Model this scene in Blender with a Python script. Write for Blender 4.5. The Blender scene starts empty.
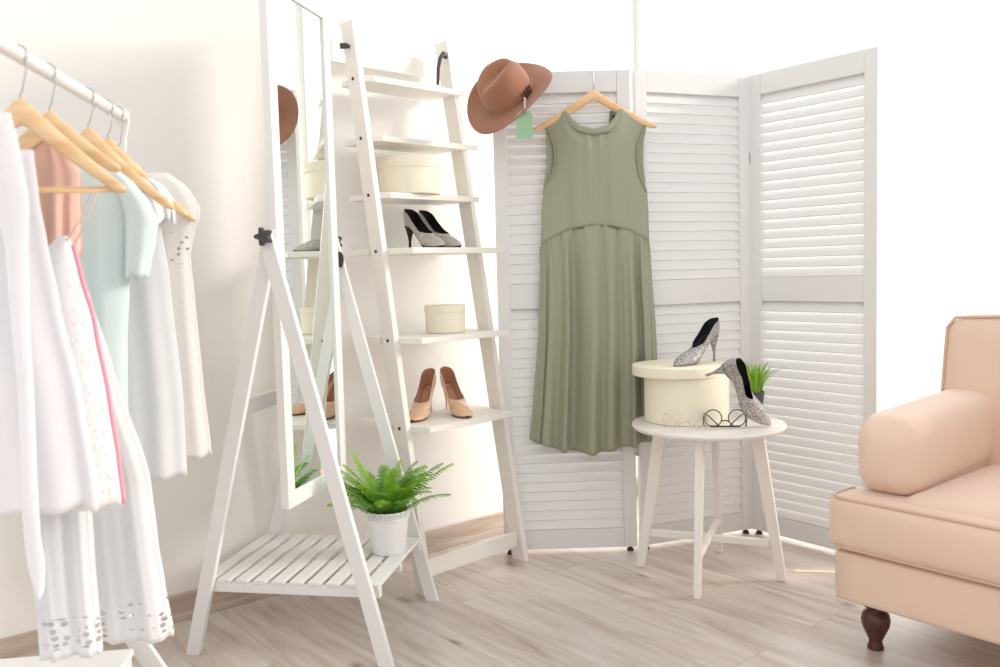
import bpy, bmesh, math, random
from math import sin, cos, pi, sqrt, radians
from mathutils import Vector, Matrix
random.seed(7)
scene = bpy.context.scene
COL = scene.collection

# ---------------- camera ----------------
F, PITCH, ROLL, YAW, CY = 875.217, 0.071913, -0.0271034, 0.689082, -2.55683
cam_d = bpy.data.cameras.new('camera')
cam = bpy.data.objects.new('camera', cam_d)
COL.objects.link(cam)
cam_d.sensor_width = 36.0
cam_d.lens = F * 36.0 / 1000.0
fw = Vector((sin(YAW)*cos(PITCH), cos(YAW)*cos(PITCH), -sin(PITCH)))
rt = Vector((cos(YAW), -sin(YAW), 0))
up = rt.cross(fw)
r2 = cos(ROLL)*rt + sin(ROLL)*up
u2 = -sin(ROLL)*rt + cos(ROLL)*up
M = Matrix((r2, u2, -fw)).transposed().to_4x4()
M.translation = Vector((0, CY, 1.0))
cam.matrix_world = M
cam_d.clip_start = 0.05
cam_d.dof.use_dof = True
cam_d.dof.focus_distance = 2.75
cam_d.dof.aperture_fstop = 3.6
scene.camera = cam

# ---------------- world, sun, exposure ----------------
W = bpy.data.worlds.new('world'); scene.world = W; W.use_nodes = True
bg = W.node_tree.nodes['Background']
bg.inputs['Color'].default_value = (1.0, 0.99, 0.985, 1)
bg.inputs['Strength'].default_value = 1.12
sd = bpy.data.lights.new('sun', 'SUN'); sd.energy = 2.55; sd.angle = radians(14); sd.color = (1.0, 0.93, 0.84)
sun = bpy.data.objects.new('sun', sd); COL.objects.link(sun)
sun.location = (4, -4, 4)
sun.rotation_euler = Vector((-0.74, 0.56, -0.33)).to_track_quat('-Z', 'Y').to_euler()
ad_ = bpy.data.lights.new('window_daylight', 'AREA'); ad_.shape = 'RECTANGLE'; ad_.size = 2.3; ad_.size_y = 1.1; ad_.energy = 26; ad_.color = (1.0, .985, .96)
al = bpy.data.objects.new('window_daylight', ad_); COL.objects.link(al); al.location = (3.35, -.62, 1.25); al.rotation_euler = (0, radians(90), 0)
vs = scene.view_settings
vs.view_transform = 'Standard'; vs.look = 'None'; vs.gamma = 1.0; vs.use_curve_mapping = False
vs.exposure = 0.0

# ---------------- materials ----------------
def srgb(c):
    return tuple(((x/255)/12.92 if x/255 <= .04045 else ((x/255+.055)/1.055)**2.4) for x in c) + (1,)
def mat(name, rgb, rough=.6, metal=0, bump=0, bscale=60, var=0, vscale=8, alpha=1, trans=0, sheen=0, coat=0, stretch=None, spec=None):
    m = bpy.data.materials.new(name); m.use_nodes = True
    nt = m.node_tree; b = nt.nodes['Principled BSDF']
    col = srgb(rgb)
    b.inputs['Base Color'].default_value = col
    b.inputs['Roughness'].default_value = rough
    b.inputs['Metallic'].default_value = metal
    b.inputs['Alpha'].default_value = alpha
    b.inputs['Transmission Weight'].default_value = trans
    b.inputs['Sheen Weight'].default_value = sheen
    b.inputs['Coat Weight'].default_value = coat
    if spec is not None: b.inputs['Specular IOR Level'].default_value = spec
    tc = nt.nodes.new('ShaderNodeTexCoord'); mp = nt.nodes.new('ShaderNodeMapping')
    nt.links.new(tc.outputs['Object'], mp.inputs['Vector'])
    if stretch: mp.inputs['Scale'].default_value = stretch
    if var:
        n = nt.nodes.new('ShaderNodeTexNoise'); n.inputs['Scale'].default_value = vscale; n.inputs['Detail'].default_value = 5
        nt.links.new(mp.outputs['Vector'], n.inputs['Vector'])
        r = nt.nodes.new('ShaderNodeValToRGB')
        r.color_ramp.elements[0].position = .3; r.color_ramp.elements[1].position = .7
        r.color_ramp.elements[0].color = tuple(max(0, x*(1-var)) for x in col[:3]) + (1,)
        r.color_ramp.elements[1].color = tuple(min(1, x*(1+var)) for x in col[:3]) + (1,)
        nt.links.new(n.outputs['Fac'], r.inputs['Fac']); nt.links.new(r.outputs['Color'], b.inputs['Base Color'])
    if bump:
        n2 = nt.nodes.new('ShaderNodeTexNoise'); n2.inputs['Scale'].default_value = bscale; n2.inputs['Detail'].default_value = 4
        nt.links.new(mp.outputs['Vector'], n2.inputs['Vector'])
        bp = nt.nodes.new('ShaderNodeBump'); bp.inputs['Strength'].default_value = bump; bp.inputs['Distance'].default_value = .002
        nt.links.new(n2.outputs['Fac'], bp.inputs['Height']); nt.links.new(bp.outputs['Normal'], b.inputs['Normal'])
    return m

def cloth_mat(name, rgb, trans_f=.35, rough=.85, see=0.0, sheen=.2, var=0.0):
    m = mat(name, rgb, rough, bump=.15, bscale=400, sheen=sheen, var=var, vscale=5)
    nt = m.node_tree; b = nt.nodes['Principled BSDF']; out = nt.nodes['Material Output']
    t = nt.nodes.new('ShaderNodeBsdfTranslucent'); t.inputs['Color'].default_value = srgb(rgb)
    mx = nt.nodes.new('ShaderNodeMixShader'); mx.inputs[0].default_value = trans_f
    nt.links.new(b.outputs[0], mx.inputs[1]); nt.links.new(t.outputs[0], mx.inputs[2])
    last = mx
    if see:
        tr = nt.nodes.new('ShaderNodeBsdfTransparent'); m2 = nt.nodes.new('ShaderNodeMixShader'); m2.inputs[0].default_value = see
        nt.links.new(mx.outputs[0], m2.inputs[1]); nt.links.new(tr.outputs[0], m2.inputs[2]); last = m2
    nt.links.new(last.outputs[0], out.inputs['Surface'])
    return m

def lace_mat(name, rgb, scale=90, hole=.28, zlo=None, zhi=None):
    """white cloth with punched eyelets between two heights (object z)"""
    m = mat(name, rgb, .9, bump=.3, bscale=200)
    nt = m.node_tree; b = nt.nodes['Principled BSDF']; out = nt.nodes['Material Output']
    tc = nt.nodes.new('ShaderNodeTexCoord')
    mp = nt.nodes.new('ShaderNodeMapping'); mp.inputs['Scale'].default_value = (1, 1, 1.5)
    v = nt.nodes.new('ShaderNodeTexVoronoi'); v.inputs['Scale'].default_value = scale; v.inputs['Randomness'].default_value = .45
    nt.links.new(tc.outputs['Object'], mp.inputs['Vector']); nt.links.new(mp.outputs['Vector'], v.inputs['Vector'])
    lt = nt.nodes.new('ShaderNodeMath'); lt.operation = 'LESS_THAN'; lt.inputs[1].default_value = hole
    nt.links.new(v.outputs['Distance'], lt.inputs[0])
    sp = nt.nodes.new('ShaderNodeSeparateXYZ'); nt.links.new(tc.outputs['Object'], sp.inputs[0])
    a = nt.nodes.new('ShaderNodeMath'); a.operation = 'GREATER_THAN'; a.inputs[1].default_value = zlo
    c = nt.nodes.new('ShaderNodeMath'); c.operation = 'LESS_THAN'; c.inputs[1].default_value = zhi
    nt.links.new(sp.outputs['Z'], a.inputs[0]); nt.links.new(sp.outputs['Z'], c.inputs[0])
    p = nt.nodes.new('ShaderNodeMath'); p.operation = 'MULTIPLY'; nt.links.new(a.outputs[0], p.inputs[0]); nt.links.new(c.outputs[0], p.inputs[1])
    p2 = nt.nodes.new('ShaderNodeMath'); p2.operation = 'MULTIPLY'; nt.links.new(p.outputs[0], p2.inputs[0]); nt.links.new(lt.outputs[0], p2.inputs[1])
    tl = nt.nodes.new('ShaderNodeBsdfTranslucent'); tl.inputs['Color'].default_value = srgb(rgb)
    mx = nt.nodes.new('ShaderNodeMixShader'); mx.inputs[0].default_value = .35
    nt.links.new(b.outputs[0], mx.inputs[1]); nt.links.new(tl.outputs[0], mx.inputs[2])
    tr = nt.nodes.new('ShaderNodeBsdfTransparent'); m2 = nt.nodes.new('ShaderNodeMixShader')
    nt.links.new(p2.outputs[0], m2.inputs[0]); nt.links.new(mx.outputs[0], m2.inputs[1]); nt.links.new(tr.outputs[0], m2.inputs[2])
    nt.links.new(m2.outputs[0], out.inputs['Surface'])
    return m

def glitter_mat(name, base, spark, scale=500):
    m = mat(name, base, .45, metal=.25)
    nt = m.node_tree; b = nt.nodes['Principled BSDF']
    tc = nt.nodes.new('ShaderNodeTexCoord')
    v = nt.nodes.new('ShaderNodeTexVoronoi'); v.inputs['Scale'].default_value = scale
    nt.links.new(tc.outputs['Object'], v.inputs['Vector'])
    sx = nt.nodes.new('ShaderNodeSeparateColor'); nt.links.new(v.outputs['Color'], sx.inputs[0])
    r = nt.nodes.new('ShaderNodeValToRGB'); r.color_ramp.elements[0].color = srgb(base); r.color_ramp.elements[1].color = srgb(spark)
    r.color_ramp.elements[0].position = .35; r.color_ramp.elements[1].position = .95
    nt.links.new(sx.outputs[0], r.inputs['Fac']); nt.links.new(r.outputs['Color'], b.inputs['Base Color'])
    bp = nt.nodes.new('ShaderNodeBump'); bp.inputs['Strength'].default_value = .6; bp.inputs['Distance'].default_value = .001
    nt.links.new(sx.outputs[1], bp.inputs['Height']); nt.links.new(bp.outputs['Normal'], b.inputs['Normal'])
    return m

def wood_mat(name, c0, c1, axis='Y', rough=.45, sc=3.0):
    m = mat(name, c0, rough)
    nt = m.node_tree; b = nt.nodes['Principled BSDF']
    tc = nt.nodes.new('ShaderNodeTexCoord'); mp = nt.nodes.new('ShaderNodeMapping')
    s = {'X': (1.2, 14, 14), 'Y': (14, 1.2, 14), 'Z': (14, 14, 1.2)}[axis]
    mp.inputs['Scale'].default_value = s
    nt.links.new(tc.outputs['Object'], mp.inputs['Vector'])
    n = nt.nodes.new('ShaderNodeTexNoise'); n.inputs['Scale'].default_value = sc; n.inputs['Detail'].default_value = 6; n.inputs['Distortion'].default_value = .6
    nt.links.new(mp.outputs['Vector'], n.inputs['Vector'])
    r = nt.nodes.new('ShaderNodeValToRGB'); r.color_ramp.elements[0].position = .35; r.color_ramp.elements[1].position = .65
    r.color_ramp.elements[0].color = srgb(c0); r.color_ramp.elements[1].color = srgb(c1)
    nt.links.new(n.outputs['Fac'], r.inputs['Fac']); nt.links.new(r.outputs['Color'], b.inputs['Base Color'])
    return m

def floor_mat():
    m = mat('floor_laminate', (200, 185, 172), .38)
    nt = m.node_tree; b = nt.nodes['Principled BSDF']; L = nt.links.new
    tc = nt.nodes.new('ShaderNodeTexCoord')
    sp = nt.nodes.new('ShaderNodeSeparateXYZ'); L(tc.outputs['Object'], sp.inputs[0])
    cb = nt.nodes.new('ShaderNodeCombineXYZ')          # planks run along Y
    L(sp.outputs['Y'], cb.inputs[0]); L(sp.outputs['X'], cb.inputs[1])
    br = nt.nodes.new('ShaderNodeTexBrick'); L(cb.outputs[0], br.inputs['Vector'])
    br.inputs['Scale'].default_value = 1; br.inputs['Brick Width'].default_value = 1.28; br.inputs['Row Height'].default_value = .192
    br.inputs['Mortar Size'].default_value = .0012; br.inputs['Mortar Smooth'].default_value = .3; br.inputs['Bias'].default_value = 0
    br.offset = .37
    br.inputs['Color1'].default_value = (0.1, 0.1, 0.1, 1); br.inputs['Color2'].default_value = (.9, .9, .9, 1); br.inputs['Mortar'].default_value = (0, 0, 0, 1)
    # per plank shift of the grain
    vm = nt.nodes.new('ShaderNodeVectorMath'); vm.operation = 'SCALE'; vm.inputs['Scale'].default_value = 7
    L(br.outputs['Color'], vm.inputs[0])
    ad = nt.nodes.new('ShaderNodeVectorMath'); ad.operation = 'ADD'; L(tc.outputs['Object'], ad.inputs[0]); L(vm.outputs[0], ad.inputs[1])
    mp = nt.nodes.new('ShaderNodeMapping'); mp.inputs['Scale'].default_value = (9, .9, 1); L(ad.outputs[0], mp.inputs['Vector'])
    n = nt.nodes.new('ShaderNodeTexNoise'); n.inputs['Scale'].default_value = 2.2; n.inputs['Detail'].default_value = 7; n.inputs['Distortion'].default_value = .8; n.inputs['Roughness'].default_value = .6
    L(mp.outputs[0], n.inputs['Vector'])
    r = nt.nodes.new('ShaderNodeValToRGB'); e = r.color_ramp.elements
    e[0].position = .28; e[0].color = srgb((176, 158, 145)); e[1].position = .68; e[1].color = srgb((222, 213, 205))
    e2 = r.color_ramp.elements.new(.47); e2.color = srgb((207, 194, 183))
    L(n.outputs['Fac'], r.inputs['Fac'])
    # knots
    mk = nt.nodes.new('ShaderNodeMapping'); mk.inputs['Scale'].default_value = (3.4, 1.8, 1); L(ad.outputs[0], mk.inputs['Vector'])
    n3 = nt.nodes.new('ShaderNodeTexNoise'); n3.inputs['Scale'].default_value = 9; L(ad.outputs[0], n3.inputs['Vector'])
    mxv = nt.nodes.new('ShaderNodeMix'); mxv.data_type = 'VECTOR'; mxv.inputs['Factor'].default_value = .12
    L(mk.outputs[0], mxv.inputs[4]); L(n3.outputs['Color'], mxv.inputs[5])
    v = nt.nodes.new('ShaderNodeTexVoronoi'); v.voronoi_dimensions = '2D'; v.inputs['Scale'].default_value = 1.0; L(mxv.outputs[1], v.inputs['Vector'])
    kr = nt.nodes.new('ShaderNodeValToRGB'); kr.color_ramp.elements[0].position = .0; kr.color_ramp.elements[0].color = (.8, .8, .8, 1)
    kr.color_ramp.elements[1].position = .07; kr.color_ramp.elements[1].color = (0, 0, 0, 1)
    L(v.outputs['Distance'], kr.inputs['Fac'])
    mx = nt.nodes.new('ShaderNodeMix'); mx.data_type = 'RGBA'; L(kr.outputs['Color'], mx.inputs['Factor']); L(r.outputs['Color'], mx.inputs[6]); mx.inputs[7].default_value = srgb((122, 98, 86))
    # plank tone + joints
    hs = nt.nodes.new('ShaderNodeMix'); hs.data_type = 'RGBA'; hs.blend_type = 'MULTIPLY'; hs.inputs['Factor'].default_value = .10
    L(mx.outputs[2], hs.inputs[6]); L(br.outputs['Color'], hs.inputs[7])
    jn = nt.nodes.new('ShaderNodeMix'); jn.data_type = 'RGBA'; fm = nt.nodes.new('ShaderNodeMath'); fm.operation = 'MULTIPLY'; fm.inputs[1].default_value = .38
    L(br.outputs['Fac'], fm.inputs[0]); L(fm.outputs[0], jn.inputs['Factor']); L(hs.outputs[2], jn.inputs[6]); jn.inputs[7].default_value = srgb((120, 100, 90))
    L(jn.outputs[2], b.inputs['Base Color'])
    return m

MT = dict(
    wall=mat('wall_paint', (240, 237, 232), .9, bump=.05, bscale=150),
    skirting=wood_mat('skirting_wood', (178, 158, 143), (202, 187, 175), 'X', .5),
    floor=floor_mat(),
    white=mat('white_lacquer', (233, 231, 229), .45, bump=.04, bscale=60),
    screen=mat('screen_paint', (229, 228, 227), .5, bump=.03, bscale=90),
    ladder=mat('ladder_paint', (236, 232, 224), .5),
    table=mat('table_paint', (238, 233, 226), .4),
    dark=mat('dark_plastic', (72, 68, 68), .5),
    bolt=mat('dark_bolt', (70, 58, 52), .4, metal=.5),
    steel=mat('steel', (190, 190, 190), .25, metal=1),
    mirror=mat('mirror_glass', (244, 250, 247), .0, metal=1),
    dress=cloth_mat('sage_satin', (165, 167, 144), .12, .38, sheen=.1),
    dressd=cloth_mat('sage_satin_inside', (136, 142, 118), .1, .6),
    black=mat('black_cloth', (28, 28, 30), .7),
    hanger=wood_mat('hanger_wood', (226, 182, 130), (240, 206, 162), 'X', .4),
    felt=mat('brown_felt', (156, 108, 84), .95, bump=.25, bscale=300, sheen=.3, var=.06, vscale=14),
    band=mat('brown_band', (96, 56, 42), .8),
    tag=mat('green_card', (148, 184, 150), .8),
    string=mat('white_string', (236, 232, 224), .8),
    box=mat('cream_box', (240, 233, 212), .75, bump=.05, bscale=200),
    glit=glitter_mat('grey_glitter', (128, 124, 122), (226, 222, 220)),
    glit2=glitter_mat('taupe_glitter', (170, 164, 154), (214, 208, 198)),
    lining=mat('black_lining', (24, 24, 26), .6),
    nude=mat('nude_patent', (226, 184, 152), .22, coat=.6),
    nudein=mat('tan_lining', (196, 146, 118), .6),
    sole=mat('brown_sole', (120, 84, 66), .6),
    pot=mat('white_pot', (238, 238, 238), .45),
    potdark=mat('dark_pot', (84, 84, 88), .6),
    soil=mat('soil', (62, 46, 34), .95, bump=.8, bscale=150),
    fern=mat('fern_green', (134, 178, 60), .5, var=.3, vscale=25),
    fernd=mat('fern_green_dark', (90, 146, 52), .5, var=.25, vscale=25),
    grass=mat('grass_green', (158, 200, 76), .5, var=.25, vscale=30),
    sofa=mat('blush_fabric', (229, 200, 180), .9, bump=.2, bscale=500, sheen=.4, var=.03, vscale=4),
    piping=mat('blush_piping', (212, 180, 158), .85),
    legwood=wood_mat('walnut_leg', (58, 30, 24), (92, 52, 40), 'Z', .3),
    frame=mat('black_frame', (48, 42, 42), .35),
    clearf=mat('clear_frame', (232, 226, 216), .15, trans=.75, alpha=.7),
    hem=cloth_mat('white_cotton', (248, 248, 249), .35),
    sheer=cloth_mat('white_chiffon', (249, 248, 250), .4, see=.12),
    mint=cloth_mat('mint_jersey', (236, 248, 247), .3),
    peach=cloth_mat('peach_satin', (253, 216, 200), .3, .5),
    teal=cloth_mat('teal_cotton', (170, 206, 198), .2),
    pink=mat('pink_trim', (244, 158, 176), .7),
    strap=mat('pale_pink_strap', (244, 218, 214), .7),
    rack=mat('rack_paint', (236, 235, 233), .4),
)
def leafy(m, f=.35):
    nt = m.node_tree; b = nt.nodes['Principled BSDF']; out = nt.nodes['Material Output']
    t = nt.nodes.new('ShaderNodeBsdfTranslucent'); t.inputs['Color'].default_value = srgb((150, 200, 50))
    mx = nt.nodes.new('ShaderNodeMixShader'); mx.inputs[0].default_value = f
    nt.links.new(b.outputs[0], mx.inputs[1]); nt.links.new(t.outputs[0], mx.inputs[2]); nt.links.new(mx.outputs[0], out.inputs['Surface'])
leafy(MT['fern']); leafy(MT['fernd'], .15); leafy(MT['grass'])
def sequin():
    m = glitter_mat('iridescent_sequin', (236, 236, 238), (255, 255, 255), 160)
    nt = m.node_tree; b = nt.nodes['Principled BSDF']; b.inputs['Metallic'].default_value = .1
    tc = nt.nodes.new('ShaderNodeTexCoord'); v = nt.nodes.new('ShaderNodeTexVoronoi'); v.inputs['Scale'].default_value = 260
    nt.links.new(tc.outputs['Object'], v.inputs['Vector'])
    sx = nt.nodes.new('ShaderNodeSeparateColor'); nt.links.new(v.outputs['Color'], sx.inputs[0])
    r = nt.nodes.new('ShaderNodeValToRGB'); e = r.color_ramp.elements
    e[0].position = 0; e[0].color = srgb((212, 240, 234)); e[1].position = 1; e[1].color = srgb((246, 220, 232))
    for p, c in ((.08, (240, 242, 242)), (.93, (244, 242, 244)), (.97, (250, 214, 196))):
        x = e.new(p); x.color = srgb(c)
    nt.links.new(sx.outputs[2], r.inputs['Fac']); nt.links.new(r.outputs['Color'], b.inputs['Base Color'])
    return m
MT['sequin'] = sequin()

# ---------------- mesh helpers ----------------
class MB:
    def __init__(s): s.v = []; s.f = []; s.mi = []
    def add(s, vs_, fs, mi=0):
        o = len(s.v); s.v += [tuple(v) for v in vs_]
        for f in fs: s.f.append([o+i for i in f]); s.mi.append(mi)
    def box(s, a, b, mi=0):
        x0, x1 = sorted((a[0], b[0])); y0, y1 = sorted((a[1], b[1])); z0, z1 = sorted((a[2], b[2]))
        s.add([(x0,y0,z0),(x1,y0,z0),(x1,y1,z0),(x0,y1,z0),(x0,y0,z1),(x1,y0,z1),(x1,y1,z1),(x0,y1,z1)],
              [(0,3,2,1),(4,5,6,7),(0,1,5,4),(1,2,6,5),(2,3,7,6),(3,0,4,7)], mi)
    def hexa(s, bot, top, mi=0):
        s.add(list(bot)+list(top), [(0,3,2,1),(4,5,6,7),(0,1,5,4),(1,2,6,5),(2,3,7,6),(3,0,4,7)], mi)
    def prism(s, pts, d0, d1, fn, mi=0):
        """polygon pts (p,q) extruded between d0 and d1; fn(p,q,d) -> xyz"""
        n = len(pts)
        vs_ = [fn(p, q, d0) for p, q in pts] + [fn(p, q, d1) for p, q in pts]
        s.add(vs_, [tuple(range(n))[::-1], tuple(range(n, 2*n))] + [(i, (i+1) % n, n+(i+1) % n, n+i) for i in range(n)], mi)
    def tube(s, pts, r, n=8, mi=0, cap=True, closed=False):
        pts = [Vector(p) for p in pts]; m = len(pts)
        rs = r if isinstance(r, (list, tuple)) else [r]*m
        vs_ = []; prev = None
        for i, p in enumerate(pts):
            if closed: t = (pts[(i+1) % m]-pts[i-1])
            else: t = pts[min(i+1, m-1)]-pts[max(i-1, 0)]
            t = t.normalized() if t.length > 1e-9 else Vector((0, 0, 1))
            if prev is None:
                a = Vector((0, 0, 1)) if abs(t.z) < .9 else Vector((1, 0, 0))
                x = t.cross(a).normalized()
            else:
                x = (prev - t*prev.dot(t)).normalized()
            prev = x; y = t.cross(x)
            for k in range(n):
                an = 2*pi*k/n; vs_.append(p + (x*cos(an)+y*sin(an))*rs[i])
        fs = []
        for i in range(m if closed else m-1):
            j = (i+1) % m
            for k in range(n): fs.append((i*n+k, i*n+(k+1) % n, j*n+(k+1) % n, j*n+k))
        if cap and not closed:
            fs.append(tuple(range(n))[::-1]); fs.append(tuple((m-1)*n+k for k in range(n)))
        s.add(vs_, fs, mi)
    def lathe(s, prof, n=32, c=(0, 0, 0), mi=0, sx=1, sy=1):
        vs_ = []
        for (r, z) in prof:
            for k in range(n):
                an = 2*pi*k/n; vs_.append((c[0]+r*cos(an)*sx, c[1]+r*sin(an)*sy, c[2]+z))
        fs = []
        for i in range(len(prof)-1):
            for k in range(n): fs.append((i*n+k, i*n+(k+1) % n, (i+1)*n+(k+1) % n, (i+1)*n+k))
        if prof[0][0] > 1e-6: fs.append(tuple(range(n))[::-1])
        if prof[-1][0] > 1e-6: fs.append(tuple((len(prof)-1)*n+k for k in range(n)))
        s.add(vs_, fs, mi)
    def grid(s, rows, mi=0, wrap=False):
        n = len(rows[0]); vs_ = [p for r in rows for p in r]; fs = []
        for i in range(len(rows)-1):
            for k in range(n if wrap else n-1):
                kk = (k+1) % n
                fs.append((i*n+k, i*n+kk, (i+1)*n+kk, (i+1)*n+k))
        s.add(vs_, fs, mi)
    def build(s, name, mats, parent=None, smooth=False, bevel=0, sub=0, solid=0, soff=-1, smat=0, auto=True, weld=True):
        me = bpy.data.meshes.new(name)
        me.from_pydata(s.v, [], s.f)
        if not isinstance(mats, (list, tuple)): mats = [mats]
        for m in mats: me.materials.append(m)
        for p, i in zip(me.polygons, s.mi): p.material_index = i
        bm = bmesh.new(); bm.from_mesh(me)
        if weld: bmesh.ops.remove_doubles(bm, verts=bm.verts, dist=1e-5)
        bmesh.ops.recalc_face_normals(bm, faces=bm.faces)
        bm.to_mesh(me); bm.free()
        if smooth: me.polygons.foreach_set('use_smooth', [True]*len(me.polygons))
        me.update()
        o = bpy.data.objects.new(name, me); COL.objects.link(o); o.parent = parent
        if solid:
            sm = o.modifiers.new('solid', 'SOLIDIFY'); sm.thickness = solid; sm.offset = soff; sm.material_offset = smat; sm.material_offset_rim = 0
        if bevel:
            bv = o.modifiers.new('bevel', 'BEVEL'); bv.width = bevel; bv.segments = 2; bv.limit_method = 'ANGLE'; bv.angle_limit = radians(40)
        if sub:
            ss = o.modifiers.new('sub', 'SUBSURF'); ss.levels = sub; ss.render_levels = sub
        return o

def tag(o, label, cat, group=None, kind=None):
    if label: o['label'] = label
    if cat: o['category'] = cat
    if group: o['group'] = group
    if kind: o['kind'] = kind
    return o
def thing(name, label, cat, loc=(0, 0, 0), rz=0, group=None, mtx=None):
    o = bpy.data.objects.new(name, None); COL.objects.link(o); o.empty_display_size = .05
    if mtx is not None: o.matrix_world = mtx
    else: o.location = loc; o.rotation_euler = (0, 0, rz)
    return tag(o, label, cat, group)
def copy_tree(o, parent=None):
    c = o.copy(); COL.objects.link(c); c.parent = parent
    for ch in list(o.children): copy_tree(ch, c)
    return c
def lab(o, s): o['label'] = s; return o
def struct(o): o['kind'] = 'structure'; return o
def rotz_of(v): return math.atan2(v[1], v[0])
def lerp(a, b, t): return a+(b-a)*t
def interp(tab, x):
    """tab: sorted list of (x, y...) ; smooth-ish linear interpolation"""
    if x <= tab[0][0]: return tab[0][1:]
    for i in range(len(tab)-1):
        if x <= tab[i+1][0]:
            t = (x-tab[i][0])/(tab[i+1][0]-tab[i][0])
            t = t*t*(3-2*t)*.5+t*.5
            return tuple(lerp(p, q, t) for p, q in zip(tab[i][1:], tab[i+1][1:]))
    return tab[-1][1:]

# ---------------- setting ----------------
RX = 2.90
m = MB(); m.box((-1.6, .0, 0), (RX+.12, .12, 2.75)); struct(m.build('wall_back', MT['wall']))
m = MB(); m.box((-1.6, -4.2, -.05), (RX+.12, .12, 0)); struct(m.build('floor', MT['floor']))
m = MB(); m.box((-1.6, -.014, 0), (RX, 0, .078)); m.box((-1.6, -.020, 0), (RX, 0, .02)); struct(m.build('baseboard_back', MT['skirting'], bevel=.003))
m = MB(); m.box((RX, -4.2, 0), (RX+.12, -3.7, 2.75)); m.box((RX, -3.7, 2.6), (RX+.12, -.03, 2.75)); m.box((RX, -.03, 0), (RX+.12, 0, 2.75)); m.box((RX, -3.7, 0), (RX+.12, -.03, .06))
struct(m.build('wall_right', MT['wall']))
wf = MB()
for y in (-3.7,): wf.box((RX+.03, y, .06), (RX+.09, y+.04, 2.6))
wf.box((RX+.03, -3.7, 2.56), (RX+.09, -.03, 2.6)); wf.box((RX+.03, -3.7, .06), (RX+.09, -.03, .10))
win = struct(wf.build('window_1', MT['white'], bevel=.003))
gm = bpy.data.materials.new('window_glass'); gm.use_nodes = True
nt = gm.node_tree; nt.nodes.remove(nt.nodes['Principled BSDF'])
t_ = nt.nodes.new('ShaderNodeBsdfTransparent'); g_ = nt.nodes.new('ShaderNodeBsdfGlossy'); g_.inputs['Roughness'].default_value = .02
mx_ = nt.nodes.new('ShaderNodeMixShader'); mx_.inputs[0].default_value = .04
nt.links.new(t_.outputs[0], mx_.inputs[1]); nt.links.new(g_.outputs[0], mx_.inputs[2]); nt.links.new(mx_.outputs[0], nt.nodes['Material Output'].inputs['Surface'])
m = MB(); m.box((RX+.055, -3.66, .10), (RX+.061, -.03, 2.56)); m.build('window_pane', gm, win)
# pale strip painted as a sunlight streak on the floor before the screen
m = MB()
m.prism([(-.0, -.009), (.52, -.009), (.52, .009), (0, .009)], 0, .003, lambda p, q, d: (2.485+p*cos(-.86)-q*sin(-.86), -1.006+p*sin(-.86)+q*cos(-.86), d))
struct(m.build('sun_streak_1', mat('painted_sunlight', (250, 232, 200), .3)))

# ---------------- folding screen ----------------
S0 = Vector((1.91724, -.20969)); ANG = [-0.6784, -0.3261, -1.600]; SW = .4834; SH = 1.668
scr = thing('folding_screen', 'white three panel folding screen with louvred slats behind the green dress', 'folding screen', (S0.x, S0.y, 0), 0)
P = S0.copy()
def panel(o0, ang, last=False):
    root = bpy.data.objects.new('screen_panel', None); COL.objects.link(root); root.parent = scr
    root.location = (o0.x-S0.x, o0.y-S0.y, 0); root.rotation_euler = (0, 0, ang)
    g = .007; T = .011
    for x0 in (g, SW-g-.045):
        m = MB(); m.box((x0, -T, .016), (x0+.045, T, SH)); m.build('stile', MT['screen'], root, bevel=.0015)
    xa, xb = g+.0455, SW-g-.0455
    zr = [(SH-.072, SH), (.865, .95), (.016, .084)]
    for z0, z1 in zr:
        m = MB(); m.box((xa, -T+.001, z0), (xb, T-.001, z1)); m.build('rail', MT['screen'], root, bevel=.001)
    for (z0, z1) in ((.952, SH-.074), (.086, .863)):
        m = MB(); n = round((z1-z0)/.0345); pt = (z1-z0)/n
        for i in range(n):
            zc = z0+(i+.5)*pt; a = radians(59); hw = .0205; th = .0026
            dy, dz = cos(a)*hw, sin(a)*hw
            ny, nz = sin(a)*th, -cos(a)*th
            # room edge low, far edge high
            c = [(-dy, -dz), (dy, dz)]
            q = [(c[0][0]-ny, c[0][1]-nz), (c[1][0]-ny, c[1][1]-nz), (c[1][0]+ny, c[1][1]+nz), (c[0][0]+ny, c[0][1]+nz)]
            q = [(y*.8, z) for y, z in q]
            m.prism(q, xa, xb, lambda p, r, d, zc=zc: (d, p, zc+r))
        m.build('louvres', MT['screen'], root)
    for x in (.03, SW-.03):
        m = MB(); m.lathe([(.012, 0), (.012, .008), (.007, .009), (.007, .017)], 16, (x, 0, 0)); m.build('foot_glide', MT['bolt'], root)
    if not last:
        for z in (.36, 1.38):
            m = MB(); m.tube([(SW, -.004, z-.022), (SW, -.004, z+.022)], .0045, 10); m.box((SW-.012, -T-.002, z-.018), (SW+.001, -T+.0005, z+.018))
            m.build('hinge', MT['steel'], root)
pts = [S0.copy()]
for i, a in enumerate(ANG):
    panel(P, a, i == 2); P = P + Vector((cos(a), sin(a)))*SW
    if i == 1: SW = .497; SH = 1.672

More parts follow.
